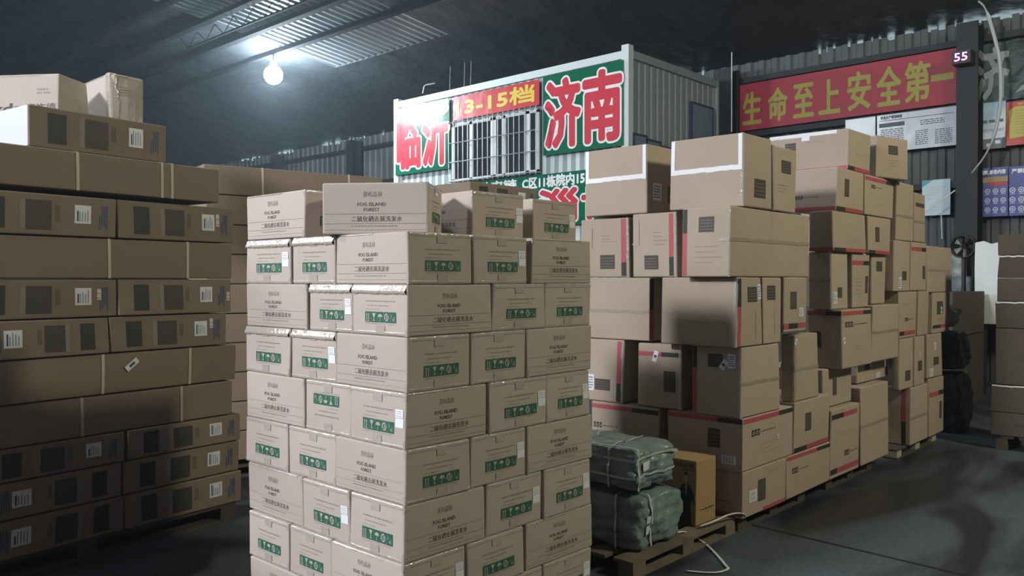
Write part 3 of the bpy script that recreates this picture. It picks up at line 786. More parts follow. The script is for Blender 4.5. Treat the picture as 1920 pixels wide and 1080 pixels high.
# ================================================================== central pallet of shampoo cartons
CYF = 2.394                        # plane of its shaded side
CXF, _ = on_y(763, CYF)            # plane of its bright side
ZB = [1.786, 1.584, 1.386, 1.174, 0.960, 0.750, 0.531, 0.325, 0.118]
rows = [  # corner column, bright side columns (outer to corner) with kinds, shaded side columns (corner to outer) with kinds
    (765, [(461, 543, 'S'), (549, 628, 'S'), (630, 765, 'L')], [(765, 884, 'S'), (889, 990, 'S'), (997, 1107, 'L')], {2: 1, 5: 0, 0: 2}),
    (763, [(462, 574, 'L'), (579, 660, 'S'), (661, 763, 'S')], [(763, 921, 'L'), (923, 1021, 'S'), (1022, 1108, 'S')], {}),
    (763, [(460, 543, 'S'), (545, 629, 'S'), (630, 763, 'L')], [(763, 881, 'S'), (883, 985, 'S'), (987, 1110, 'L')], {}),
    (761, [(461, 568, 'L'), (570, 655, 'S'), (656, 761, 'S')], [(761, 912, 'L'), (917, 1024, 'S'), (1025, 1106, 'S')], {}),
    (760, [(459, 537, 'S'), (539, 627, 'S'), (628, 760, 'L')], [(760, 880, 'S'), (883, 987, 'S'), (989, 1111, 'L')], {}),
    (757, [(462, 565, 'L'), (567, 655, 'S'), (656, 757, 'S')], [(757, 910, 'L'), (914, 1018, 'S'), (1021, 1109, 'S')], {}),
    (754, [(466, 540, 'S'), (542, 620, 'S'), (621, 754, 'L')], [(754, 873, 'S'), (876, 983, 'S'), (988, 1112, 'L')], {}),
    (752, [(468, 565, 'L'), (567, 655, 'S'), (657, 752, 'S')], [(752, 905, 'L'), (912, 1018, 'S'), (1021, 1110, 'S')], {}),
]
STICK = {(0, 'B0'), (0, 'D1'), (1, 'B1'), (2, 'B1'), (3, 'C'), (3, 'D1'), (3, 'D2'), (4, 'D1'), (5, 'B1'), (5, 'D1'), (5, 'D2'), (6, 'C'), (7, 'D2')}
cseed = 0
def shampoo(kindR, kindL, box, label, stick=None, flip=False, seed=0):
    pr, tp, st = [], [], []
    for k, kd in (('R', kindR), ('L', kindL)):
        if kd == 'L': pr.append(p_brand(k)); tp.append(t_rim(k, low=.005)) if (seed * 7) % 3 == 0 else None
        else:
            pr.append(p_symbols(k, flip)); tp.append(t_symbols(k, *((.0105, .036) if k == 'L' and seed < 35 and box['z0'] > 1.1 else (.0012, .016))))
    if stick: st.append(s_double(stick))
    tp.append(t_corner(wd=.012, t0=0, t1=.16)) ; tp.append(t_corner(wd=.012, t0=.86, t1=1.0))
    return carton('shampoo_carton', label, box['x'], box['y'], box['z0'], box['w'], box['d'], box['h'] - .001, box.get('th', 0), CARD_A, pr, tp, st,
                  group='shampoo cartons on the central pallet', seed=seed, jit=.004)
SW, SL = 0.312, 0.432
kd_word = {'L': 'long lettered side', 'S': 'green-symbol end'}
for i, (uc, lb, rb, _x) in enumerate(rows):
    z0, z1 = ZB[i + 1], ZB[i]; hh = z1 - z0
    lay = ORD[i + 1] if i < 7 else 'lowest'
    xc, _ = on_y(uc, CYF)
    # corner carton
    cb = from_px(uc, lb[2][0], rb[0][1], 0, 0, Y=CYF)
    shampoo(rb[0][2], lb[2][2], dict(x=xc, y=CYF, z0=z0, w=cb['w'], d=cb['d'], h=hh), f'shampoo carton at the front corner of the central pallet, {lay} layer from its top', 'L' if (i, 'C') in STICK and lb[2][2] == 'S' else ('R' if (i, 'C') in STICK else None), seed=i * 10)
    # bright side
    for j in (0, 1):
        ua, ub, kd = lb[j]; ya = on_x(ub, xc)[0]; yb = on_x(ua, xc)[0]; dep = SL if kd == 'S' else SW
        xo = xc + R.uniform(0, .008)
        shampoo('L' if kd == 'S' else 'S', kd, dict(x=xo, y=ya, z0=z0, w=dep, d=yb - ya, h=hh), f"shampoo carton, {kd_word[kd]} {'at far end' if j == 0 else 'mid'} of bright side, {lay} layer, central pallet", 'L' if (i, f'B{j}') in STICK else None, flip=(i == 3 and j == 1), seed=i * 10 + 1 + j)
    for j in (1, 2):
        ua, ub, kd = rb[j]; xa = on_y(ua, CYF)[0]; xb = on_y(ub, CYF)[0]; dep = SL if kd == 'S' else SW
        shampoo(kd, 'L' if kd == 'S' else 'S', dict(x=xa, y=CYF + R.uniform(0, .008), z0=z0, w=xb - xa, d=dep, h=hh), f"shampoo carton, {kd_word[kd]} {'at far end' if j == 2 else 'mid'} of shaded side, {lay} layer, central pallet", 'R' if (i, f'D{j}') in STICK else None, seed=i * 10 + 4 + j)
# cartons that close the back of each layer
for i in range(len(rows)):
    lay = ORD[i + 1] if i < 7 else 'lowest'
    for j in (0, 1):
        carton('shampoo_carton', f"shampoo carton at the back of the central pallet, {lay} layer, {('facing the dim stack', 'facing the container')[j]}", CXF + .455 + j * .352, CYF + .475 + .005 * j, ZB[i + 1], .345, .66, ZB[i] - ZB[i + 1] - .001, 0, CARD_A, [], [], [], group='shampoo cartons on the central pallet', seed=700 + i * 2 + j, jit=.002)
# loose top layer
ztop = ZB[0]
y_, _ = on_x(571, CXF + .005); y2, _ = on_x(464, CXF + .005)
shampoo('S', 'L', dict(x=CXF + .005, y=y_, z0=ztop, w=SW, d=y2 - y_, h=.207), 'bright shampoo carton lying at the far end of the top layer, beside the turned one', seed=201)
k_ = .84
shampoo('S', 'L', dict(x=2.70 * .826, y=3.05 * .826, z0=ztop, w=SW, d=SL + .005, h=.213, th=math.radians(37.5)), 'shampoo carton turned square to the viewer on the top layer, lettered side out', seed=202)
t3 = from_px(886, 838, 983, 358, 440, Y=3.07 * k_); t3.update(z0=ztop, h=.208, d=SL)
shampoo('S', 'L', t3, 'top layer shampoo carton with two white stickers, behind the turned one', 'R', seed=203)
t4 = from_px(998, 983, 1079, 370, 450, Y=3.13 * k_); t4.update(z0=ztop, h=.208, d=SL)
shampoo('S', 'L', t4, 'top layer shampoo carton with stickers at the side next to the pink-striped stack', 'R', seed=204)
# pallets
WOOD = mat('pallet_wood', (0.20, 0.16, 0.115), 0.8, var=(6, (0.12, 0.10, 0.08), 0.35, 0.7), bump=(30, 0.4, 0.01))
WOODD = mat('pallet_wood_dark', (0.075, 0.060, 0.045), 0.85, bump=(30, 0.4, 0.01))
WOODL = mat('pallet_wood_pale', (0.42, 0.38, 0.31), 0.8, bump=(30, 0.4, 0.01))
def pallet(label, x0, y0, x1, y1, h, th=0.0, wood=None, pale=False, group='wooden pallets under the stacks'):
    root = bpy.data.objects.new('pallet', None); COL.objects.link(root); root.location = (x0, y0, 0); root.rotation_euler = (0, 0, th)
    tag(root, label, 'pallet', group); w, d = x1 - x0, y1 - y0
    q = MB(); n = max(4, int(d / .2))
    for i in range(n): q.box(0, d * i / n, h * .80, w, d * (i + .72) / n, h - .001, wood or WOODD)
    q.build('deck', parent=root)
    for bx in (0, .5, 1):
        for by in (0, .5, 1):
            q = MB(); a = bx * (w - .12); b = by * (d - .10); q.box(a, b, h * .16, a + .12, b + .10, h * .80, (wood or (WOODL if pale else WOODD))); q.build('block', parent=root)
    q = MB()
    for by in (0, .5, 1): q.box(0, by * (d - .10), 0, w, by * (d - .10) + .10, h * .16, wood or WOODD)
    q.build('bottom_board', parent=root)
    return root
pallet('wooden pallet under the central shampoo cartons', CXF + .02, CYF + .02, CXF + 1.14, CYF + 1.14, ZB[-1])

# ================================================================== strapped brown cartons (stack on the dark side)
LTH = math.radians(7.4)
LXR, LYR = 2.84, 5.10              # its near end corner, at the far end of the face seen
lc, ls = math.cos(LTH), math.sin(LTH)
def left_s(u):                     # distance along the face from the end corner, for column u
    dx, dy = ray(u); return (LYR * dx - LXR * dy) / (lc * dy - ls * dx)
def p_dark(flip):
    def f(fr, rr):
        F = fr['R']; T = (lambda a: 1 - a) if flip else (lambda a: a)
        def rc(a0, t0, a1, t1, m, off=.001): a, b = T(a0), T(a1); F.fr(min(a, b), min(t0, t1), max(a, b), max(t0, t1), m, off)
        rc(.125, .12, .25, .86, INKD)
        rc(.40, .12, .545, .84, INKH); n = 5
        for i in range(n): rc(.40 - .012 * (n - i) + .0, .12, .40 - .012 * (n - i - 1), .84, INKH if i > 2 else INKL, .0012)
        for i in range(7): rc(.27 + i * .016, .3 + .02 * i, .274 + i * .016, .8, INKL)
        for i in range(3): rc(.57 + i * .012, .35, .575 + i * .012, .75, INK)
        for i in range(4): rc(.875 + i * .017, .18 + .05 * (i % 3), .884 + i * .017, .55 + .08 * i, BLUEI)
        F.text(T(.905) - .02, .5, T(.905) + .025, .8, 'Y8', BLUEI, bold=.02)
    return f
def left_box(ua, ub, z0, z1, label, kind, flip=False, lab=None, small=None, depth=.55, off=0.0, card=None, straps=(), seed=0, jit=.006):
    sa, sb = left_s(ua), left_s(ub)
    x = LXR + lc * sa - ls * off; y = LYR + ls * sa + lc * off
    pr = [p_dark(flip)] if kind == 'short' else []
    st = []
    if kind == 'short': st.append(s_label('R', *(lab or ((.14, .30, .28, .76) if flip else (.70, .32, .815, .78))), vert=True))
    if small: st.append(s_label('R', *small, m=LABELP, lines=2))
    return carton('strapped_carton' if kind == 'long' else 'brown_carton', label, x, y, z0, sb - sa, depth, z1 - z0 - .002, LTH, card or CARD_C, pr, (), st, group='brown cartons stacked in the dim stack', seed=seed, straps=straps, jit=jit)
A0 = -150                           # the stack runs on beyond the frame edge
B_ = 'of the dim stack'
left_box(-22, 230, .12, .325, f'brown carton in the lowest row {B_}, white label at one end', 'short', True, seed=1)
left_box(233, 450, .12, .325, f'brown carton in the lowest row {B_}, near the floor opening', 'short', seed=2)
left_box(-18, 226, .33, .525, f'brown carton in the second row up {B_}, label facing the frame edge', 'short', True, seed=3)
left_box(229, 448, .33, .525, f'brown carton in the second row up {B_}, beside the dark gap', 'short', seed=4)
left_box(-38, 233, .53, .708, f'brown carton in the third row up {B_}, white label', 'short', seed=5)
left_box(239, 450, .53, .708, f'brown carton in the third row up {B_}, end beside the dark gap', 'short', seed=6)
left_box(A0, 435, .712, .935, f'long strapped carton under another strapped one, mid height {B_}', 'long', straps=(.44, .79), seed=7)
left_box(A0, 441, .94, 1.172, f'long strapped carton with a tilted slip of paper, mid height {B_}', 'long', straps=(.50, .81), seed=8)
left_box(-30, 203, 1.177, 1.385, f'brown carton with label by the frame edge, above the tilted slip, dim stack', 'short', True, seed=9)
left_box(206, 424, 1.177, 1.385, f'brown carton just above the long strapped pair, by the gap, dim stack', 'short', small=(.84, .55, .87, .85), seed=10)
left_box(-70, 218, 1.390, 1.605, f'brown carton with blue print, third labelled row down, away from the gap', 'short', small=(.855, .45, .885, .75), seed=11)
left_box(221, 434, 1.390, 1.605, f'brown carton with small tag by its end, third labelled row down', 'short', small=(.955, .35, .985, .62), seed=12)
left_box(A0, 436, 1.610, 1.842, f'long strapped carton between two labelled rows, upper part {B_}', 'long', straps=(.53, .815), seed=13)
left_box(-70, 218, 1.847, 2.075, f'brown carton with blue print, directly below the top strapped carton', 'short', seed=14)
left_box(222, 438, 1.847, 2.075, f'brown carton with small tag below the top strapped carton, by the gap', 'short', small=(.83, .45, .86, .8), seed=15)
left_box(A0, 412, 2.105, 2.325, f'long strapped carton along the top {B_}', 'long', straps=(.455, .76, .80), seed=16)
q = MB(); a = left_s(245); F_ = None
slip = left_s(245)
q.box(-.045, -.001, -.018, .045, 0, .018, LABEL)
q.box(-.02, -.0015, -.008, .02, -.001, .008, INK)
o = q.build('paper_slip'); o.rotation_euler = (0, math.radians(-38), LTH); o.location = (LXR + lc * slip + ls * .012, LYR + ls * slip - lc * .012, 1.098)
tag(o, 'small white paper slip stuck at a tilt on a strapped carton', 'label')
# pieces of pallet under it (only the nearer edge shows)
pl = pallet('dark pallet under the brown strapped cartons', 0, 0, 2.0, .55, .12, th=LTH); pl.location = (LXR - lc * 2.05 + .02, LYR - ls * 2.05 + .02, 0)
# the single carton on top, its lit end painted white, then two crumpled ones
b = from_px(55, -40, 313, 207, 281, Y=4.96, th=LTH); b.update(z0=2.328, h=.228, d=.50)
def p_lit_end(fr, rr): fr['L'].fr(.012, .012, .988, .985, CARD_W, .0015, 4)
carton('brown_carton', 'brown carton with its lit end painted white, alone on top of the dim stack', b['x'], b['y'], b['z0'], b['w'], b['d'], b['h'], LTH, CARD_C,
       [p_dark(False), p_lit_end], [], [s_label('R', .70, .30, .81, .80, vert=True)], group='brown cartons stacked in the dim stack', seed=31)
CARD_T = card_mat('cardboard_grey', (0.50, 0.44, 0.385), (0.42, 0.37, 0.32))
def p_kds(fr, rr):
    F = fr['L']; F.text(.14, .10, .52, .34, 'kds', INKH, bold=.03); F.text(.58, .12, .97, .32, '嘉饰德', INKH, bold=.01)
    F.small(.72, .62, .88, .66, INKL, 4, rr); F.small(.72, .54, .90, .58, INKL, 4, rr)
def p_tornside(fr, rr): fr['R'].small(.3, .1, .9, .13, INKL, 9, rr)
b = from_px(113, -30, 145, 152, 240, Y=5.26, th=math.radians(35))
carton('crumpled_carton', 'long grey carton with big pale lettering on top of the dim stack', b['x'], b['y'], 2.560, .27, b['d'], .262, math.radians(35), CARD_T, [p_kds], [t_rim('L')], [], seed=33, jit=.018, bulge=.012, r=.012)
b = from_px(206, 140, 271, 153, 240, Y=5.30)
carton('crumpled_carton', 'dented grey carton with wrinkled tape beside the lettered one on top', b['x'], b['y'], 2.560, b['w'], b['d'], .325, 0, CARD_T, [p_scrawl('R', .2, .6, .8, .8)], [t_rim('R'), t_corner(wd=.05), t_rim('L')], [], seed=34, jit=.018, bulge=.015, r=.012)

# unseen cartons added beyond the frame edge to shade the dim stack and floor
for j, yy in enumerate((2.55, 3.75)):
    for i in range(3 + j):
        carton('added_shade_carton', f"big added shade carton, {('lowest', 'second', 'third', 'uppermost')[i]} of the {('column by the camera', 'column by the dim stack')[j]}, past the frame edge", -1.0, yy, .12 + i * .42, 1.25, 1.12, .415, 0, CARD_C, [], [t_mid('L', .98)], [], group='added shade cartons past the frame edge', seed=500 + i + 10 * j)
    pallet(f"pallet under the added shade cartons, {('column by the camera', 'column by the dim stack')[j]}", -.98, yy + .02, .22, yy + 1.08, .12)
# ---- brown stack further back, between the dim stack and the container
TH2 = math.radians(-12); x0, y0 = 3.14, 6.2
z = 2.285; n = 0
while z > 0.1:
    zz0 = max(z, .1)
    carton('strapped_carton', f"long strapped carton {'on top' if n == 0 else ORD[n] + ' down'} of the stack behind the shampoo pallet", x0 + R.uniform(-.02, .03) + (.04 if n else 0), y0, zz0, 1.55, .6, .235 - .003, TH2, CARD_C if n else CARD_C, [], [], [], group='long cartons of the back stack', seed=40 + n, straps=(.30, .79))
    z -= .238; n += 1
pl = pallet('pallet under the long cartons of the back stack', 0, 0, 1.5, .6, .1, th=TH2); pl.location = (x0 + .02, y0, 0)
pallet('pallet under the column of brown cartons behind the shampoo pallet', 4.92, 5.02, 5.72, 6.5, .175)
z = 2.215; n = 0
while z > 0.0:
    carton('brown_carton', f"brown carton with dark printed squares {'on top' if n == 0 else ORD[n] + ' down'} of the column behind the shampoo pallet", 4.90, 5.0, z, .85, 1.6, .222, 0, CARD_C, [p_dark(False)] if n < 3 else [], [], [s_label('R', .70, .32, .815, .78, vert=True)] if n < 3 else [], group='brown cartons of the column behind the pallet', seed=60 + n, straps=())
    z -= .2265; n += 1

# ================================================================== tall stack of tan cartons along the aisle
SY = 2.45
SXF, _ = on_y(1394, SY)            # plane of its side facing the shampoo pallet
def tan(label, uc, uR, z0, z1, uL=None, w=None, d=.53, Y=SY, X=None, th=0.0, prints=(), tapes=(), st=(), card=None, seed=0, jit=.007, group='tan cartons of the tall aisle stack', bulge=.007):
    b = from_px(uc, uL or uc - 10, uR or uc + 10, 0, 0, Y=None if X is not None else Y, X=X, th=th, w=w, d=None if uL else d)
    return carton('tan_carton', label, b['x'], b['y'], z0, b['w'], b['d'], z1 - z0 - .002, th, card or CARD_B, prints, tapes, st, group=group, seed=seed, jit=jit, bulge=bulge, r=.010)
A = 'aisle stack'
Z = [.09, .39, .73, 1.18, 1.62, 2.06, 2.53]
# lowest row, then upwards
tan(f'lowest carton at the front corner of the {A}, red band at its foot', 1395, 1474, Z[0], Z[1], seed=1, prints=[p_hband('R', .01, .09, 1, a0=.45), p_hband('L', .01, .10, 1), p_block('R', .33, .25, .50, .72, True), p_logo('L', .55, .28, .85, .38), p_scrawl('R', .55, .8, .9, .9, 2)], st=[s_label('R', .14, .30, .30, .55)])
tan(f'lowest carton of the {A}, red-black band on top, second from the corner', 1476, 1557, Z[0], Z[1] + .0, seed=2, prints=[p_hband('R', .88, .97, .68), p_logo('R', .12, .55, .48, .68), p_scrawl('R', .35, .25, .6, .4, 2)])
tan(f'wide carton with dark square and label, second row up, corner of {A}', 1393, 1487, Z[1], Z[2], uL=1253, seed=3, prints=[p_hband('L', .89, .98, .68), p_hband('R', .89, .98, .70), p_block('L', .56, .40, .72, .76), p_logo('R', .16, .62, .62, .74), p_scrawl('R', .35, .25, .75, .5, 3)], tapes=[t_mid('L', .02, m=TAPEB)], st=[s_label('L', .74, .12, .92, .28), s_tilt('R', .68, .48, .02, .03, 10)])
tan(f'carton with dark upright strip, second row up, beside corner of {A}', 1489, 1556, Z[1], Z[2] + .02, seed=4, prints=[p_block('R', .28, .38, .44, .74, True), p_hband('R', .01, .10, .35, 'black')])
tan(f'carton with faded print and red band, second row up, behind the dark bundles', 1237, None, Z[1], Z[2], w=.5, uL=1110, X=SXF, seed=5, prints=[p_hband('L', .86, .95, .62), p_logo('L', .04, .45, .42, .56)])
tan(f'carton with white label near the shampoo pallet, third row up of the {A}', 1168, None, Z[2], Z[3], w=.5, uL=1085, X=SXF, seed=6, prints=[p_vband('L', .86, .96, .70), p_block('L', .38, .18, .72, .36)], tapes=[t_corner()], st=[s_label('L', .20, .16, .36, .42)])
tan(f'carton with tilted slip on its red-black band, third row up, {A}', 1277, None, Z[2], Z[3] - .01, w=.5, uL=1197, X=SXF + .02, seed=7, prints=[p_hband('L', .80, .87, .56), p_block('L', .62, .26, .88, .58, True), p_scrawl('L', .2, .6, .7, .7, 3)], tapes=[t_corner()], st=[s_tilt('L', .42, .80, .035, .075, -15)])
tan(f'corner carton with two white labels, third row up of the {A}', 1391, 1462, Z[2], Z[3], uL=1298, seed=8, prints=[p_vband('L', .02, .11, .32, 'black'), p_block('L', .34, .70, .64, .89)], tapes=[t_mid('R', .48), t_corner()], st=[s_tilt('L', .66, .74, .04, .065, -35), s_label('L', .74, .70, .89, .90)])
tan(f'narrow carton with creased tape and tilted tag, third row up, {A}', 1490, 1535, Z[2] + .02, Z[3] + .04, uL=1466, seed=9, tapes=[t_mid('R', .48), t_corner(TAPEB, .03), t_mid('L', .5, wd=.05)], st=[s_tilt('R', .05, .90, .05, .03, 50)])
tan(f'large plain carton beside the shampoo pallet, fourth row up of the {A}', 1217, None, Z[3], Z[4], w=.5, uL=1085, X=SXF, seed=10, tapes=[t_mid('L', .46, m=TAPEB, wd=.02)], prints=[p_vband('R', .0, .10, .5, 'black')])
tan(f'large plain corner carton with paired dark squares on its end, fourth row up', 1380, 1428, Z[3], Z[4], uL=1240, seed=11, prints=[p_vband('R', .02, .18, .42, 'black'), p_block('R', .42, .64, .80, .86), p_vline('R', .72, .1, .5)], tapes=[t_mid('L', .46, m=TAPEB, wd=.02), t_corner()], st=[s_label('R', .84, .68, .98, .90)])
tan(f'slim carton wedged beside the fourth-row corner carton of the {A}', 1430, 1465, Z[3], Z[4], seed=12, prints=[p_block('R', .22, .66, .66, .88), p_vline('R', .6, .15, .5)])
tan(f'narrow carton with small white tag and red band at its foot, fourth row up', 1470, 1513, Z[3] + .06, Z[4], seed=13, prints=[p_block('R', .25, .42, .52, .74, True), p_hband('R', .06, .16, .35, 'red', 0, .6), p_hband('R', .06, .16, .0, 'black', .62, 1)], st=[s_label('R', .62, .28, .84, .44)])
tan(f'carton with pink-red stripe beside the shampoo pallet, fifth row up of the {A}', 1178, None, Z[4], Z[5] - .02, w=.5, uL=1090, X=SXF, seed=14, prints=[p_vband('L', .85, .95, .76), p_block('L', .42, .14, .72, .38), p_vline('L', .25, .5, .85), p_scrawl('L', .45, .6, .8, .75, 3)], tapes=[t_corner(TAPEB)])
tan(f'middle carton with red stripe and dark square, fifth row up of the {A}', 1267, None, Z[4], Z[5], w=.36, uL=1185, X=SXF, seed=15, prints=[p_vband('L', .84, .94, .70), p_block('L', .28, .12, .60, .34), p_vline('L', .16, .5, .9), p_scrawl('L', .5, .5, .8, .75, 4)], tapes=[t_corner(), t_mid('L', .52, .0, .12, TAPE, .012)])
tan(f'corner carton with printed dark square and taped side, fifth row up', 1368, 1448, Z[4], Z[5], uL=1278, seed=16, prints=[p_vband('L', .02, .11, .36, 'black'), p_block('L', .36, .64, .68, .86), p_scrawl('L', .3, .2, .9, .5, 4)], tapes=[t_mid('R', .53), t_mid('L', .52, .75, .99, TAPE, .02), t_corner(TAPE, .012)])
tan(f'plain taped carton at the aisle end of the fifth row', 1449, 1516, Z[4], Z[5], seed=17, tapes=[t_mid('R', .53)])
tan(f'top carton with a glossy tape frame beside the container banner', 1211, None, Z[5] - .0, 2.54, w=.52, uL=1097, X=SXF, seed=18, prints=[p_block('R', .5, .18, .9, .42)], tapes=[t_foil('L')], st=[s_label('R', .14, .20, .34, .45)])
tan(f'top carton with a glossy tape frame at the stack corner, black square on its end', 1393, 1445, Z[5] + .004, 2.53, uL=1257, seed=19, prints=[p_block('R', .36, .14, .76, .40)], tapes=[t_foil('L'), t_corner(TAPE, .015)])
tan(f'top carton standing on end behind the glossy taped one, small dark square', 1450, 1492, Z[5] + .004, 2.50, seed=20, prints=[p_block('R', .35, .60, .75, .80), p_scrawl('R', .2, .3, .7, .45, 3)], tapes=[t_corner(TAPE, .02)])
# second pallet load
SY2 = 2.45
Z2 = [.09, .62, .92, 1.375, 1.82, 2.13, 2.465, 2.79]
G2 = 'second load along the aisle'
tan(f'tall lowest carton of the {G2}, red bands top and foot', 1558, 1612, Z2[0], Z2[1], Y=SY2, seed=30, prints=[p_hband('R', .86, .93, .45, 'black', a1=.9), p_hband('R', .06, .14, .22, 'black'), p_logo('R', .45, .28, .92, .36), p_scrawl('R', .25, .6, .7, .68, 2)])
tan(f'tall lowest carton of the {G2} with one taped seam', 1616, 1667, Z2[0], Z2[1] + .11, Y=SY2, seed=31, tapes=[t_mid('R', .50)])
tan(f'carton with dark upright strip under the lettered one, {G2}', 1545, 1597, Z2[1] + .002, Z2[2], seed=32, Y=SY2 + .06, prints=[p_block('R', .32, .28, .45, .72, True), p_scrawl('R', .6, .6, .9, .8, 3)])
tan(f'slim carton with small dark square high up, {G2}', 1607, 1640, Z2[1] + .115, Z2[2], Y=SY2 + .1, seed=33, prints=[p_block('R', .42, .55, .72, .85)])
tan(f'slim carton with red and black band and a white tag, {G2}', 1641, 1668, Z2[1] + .115, Z2[2], Y=SY2 + .1, seed=34, prints=[p_hband('R', .84, .94, .6), p_block('R', .70, .1, .92, .5, True)], st=[s_label('R', .1, .05, .38, .30)])
tan(f'lettered carton bulging outward at mid height of the {G2}', 1580, 1634, Z2[2], Z2[3], uL=1515, Y=SY2 - .04, seed=35, bulge=.015, prints=[p_hband('R', .90, .97, .72), p_hband('L', .90, .97, .55), p_logo('R', .10, .70, .85, .79), p_block('L', -.0 + .1, .35, .4, .62), p_scrawl('R', .4, .3, .7, .4, 2)], st=[s_tilt('R', .06, .48, .03, .05, 10)])
tan(f'plain creased-seam carton beside the bulging one, {G2}', 1636, 1685, Z2[2], Z2[3] + .02, Y=SY2 - .02, seed=36, tapes=[t_mid('R', .52)])
tan(f'slim upright carton with tiny dark square and white tag, {G2}', 1560, 1589, Z2[3], Z2[4], uL=1515, Y=SY2 + .02, seed=37, prints=[p_block('R', .35, .20, .62, .38)], tapes=[t_corner(TAPE, .02), t_mid('L', .5, m=TAPEB, wd=.015)], st=[s_label('R', .12, .10, .32, .30)])
tan(f'slim upright carton with red and black band near its top, {G2}', 1597, 1629, Z2[3] + .002, Z2[4] - .0, Y=SY2 + .02, seed=38, prints=[p_hband('R', .78, .86, .62), p_block('R', .74, .26, .92, .58, True), p_scrawl('R', .15, .25, .6, .6, 5)])
tan(f'slimmest upright carton with dark square near its top, {G2}', 1634, 1660, Z2[3] + .022, Z2[4] - .0, Y=SY2 + .04, seed=39, prints=[p_block('R', .30, .66, .72, .86)])
tan(f'square carton with red-black edge, upper part of {G2}', 1562, 1622, Z2[4], Z2[5], uL=1515, Y=SY2, seed=40, prints=[p_hband('R', .0, .09, .35, 'black'), p_hband('L', .0, .09, 1), p_scrawl('R', .4, .7, .7, .75, 1), p_scrawl('R', .5, .25, .8, .35, 2)])
tan(f'square carton with dark upright strip, upper part of the {G2}', 1627, 1669, Z2[4], Z2[5], Y=SY2, seed=41, prints=[p_hband('R', .0, .09, .3, 'black'), p_block('R', .28, .32, .46, .72, True)])
tan(f'carton with dark side lettering just under the top of the {G2}', 1568, 1619, Z2[5], Z2[6], uL=1488, Y=SY2, seed=42, prints=[p_hband('R', .01, .10, .32, 'black'), p_hband('L', .01, .10, 1), p_block('R', .26, .35, .42, .76, True), p_logo('L', .02, .30, .60, .38)])
tan(f'carton with red-black top edge, near the top of {G2}', 1621, 1674, Z2[5] + .003, Z2[6], Y=SY2, seed=43, prints=[p_hband('R', .86, .95, .72), p_logo('R', .2, .68, .6, .77), p_scrawl('R', .35, .3, .65, .36, 1)])
tan(f'wide topmost carton with bright taped rim and white square label', 1590, 1630, Z2[6], Z2[7], uL=1440, Y=SY2, seed=44, prints=[p_hband('L', .0, .10, 1), p_hband('R', .0, .10, .3, 'black'), p_block('L', .22, .48, .36, .78), p_scrawl('L', .5, .74, .8, .8, 2), p_scrawl('R', .3, .4, .7, .46, 1)], tapes=[t_rim('L', TAPEW, .03)], st=[s_label('L', .43, .80, .53, .985, lines=0)])
# third pallet load
SY3 = 2.43
Z3 = [.09, .62, 1.08, 1.48, 1.95, 2.465, 2.82]
G3 = 'last load along the aisle'
tan(f'lowest carton of the {G3} with red stripe on its dim side', 1708, 1741, Z3[0], Z3[1], uL=1664, Y=SY3, seed=50, prints=[p_vband('L', .62, .80, .6)], tapes=[t_mid('R', .46)])
tan(f'lowest carton at the far end of {G3}, small red-black band', 1743, 1770, Z3[0], Z3[1] + .03, Y=SY3, seed=51, prints=[p_hband('R', .68, .76, .62), p_block('R', .66, .26, .84, .56, True)])
tan(f'upright carton in second row of the {G3}, dark square low down', 1688, 1713, Z3[1], Z3[2], uL=1672, Y=SY3, seed=52, prints=[p_block('R', .40, .16, .78, .36)], th=.0)
tan(f'slim upright carton in second row of the {G3}', 1715, 1734, Z3[1], Z3[2], Y=SY3, seed=53, prints=[p_block('R', .28, .30, .70, .50)], st=[s_label('R', .38, .58, .52, .68)])
tan(f'upright carton with two white tags, second row of {G3}', 1740, 1767, Z3[1] + .035, Z3[2], Y=SY3, seed=54, prints=[p_block('R', .38, .28, .74, .46)], st=[s_label('R', .40, .62, .58, .80), s_label('R', .12, .04, .36, .22)])
tan(f'wide carton with slanting red band in third row of the {G3}', 1687, 1719, Z3[2], Z3[3] + .02, Y=SY3, seed=55, prints=[p_hband('R', .06, .15, .28, 'black', a1=.95), p_logo('R', .3, .36, .8, .44), p_scrawl('R', .2, .74, .7, .8, 1)])
tan(f'slim carton in third row of the {G3}, beside the banded one', 1721, 1741, Z3[2], Z3[3] + .02, Y=SY3, seed=56)
tan(f'carton with white diamond label in third row of the {G3}', 1749, 1781, Z3[2], Z3[3], Y=SY3, seed=57, prints=[p_block('R', .22, .46, .55, .78, True), p_hband('R', .12, .20, .45, 'black'), p_scrawl('R', .3, .3, .7, .38, 2)], st=[s_tilt('R', .46, .56, .04, .07, 0)])
tan(f'carton with dark square and white tag, fourth row of {G3}', 1676, 1705, Z3[3] + .02, Z3[4], Y=SY3, seed=58, prints=[p_block('R', .48, .22, .76, .40)], st=[s_label('R', .28, .06, .44, .28)])
tan(f'carton with red band near its top, fourth row, {G3}', 1707, 1736, Z3[3] + .022, Z3[4] + .0, Y=SY3, seed=59, prints=[p_hband('R', .82, .90, .68), p_block('R', .74, .24, .92, .52, True)])
tan(f'plain carton with sagging taped seam at the far end of the fourth row', 1738, 1784, Z3[3], Z3[4] - .02, Y=SY3, seed=60, tapes=[t_mid('R', .48)])
tan(f'plain upper carton of the {G3} with pale side', 1681, 1711, Z3[4], Z3[5], Y=SY3, seed=61, tapes=[t_mid('R', .42, m=TAPEB, wd=.02)])
tan(f'upper carton of the {G3} with a dark tab at its edge', 1713, 1735, Z3[4] + .002, Z3[5] - .06, Y=SY3, seed=62, prints=[p_block('R', .1, .72, .9, .80)], tapes=[t_mid('R', .42, m=TAPEB, wd=.02)])
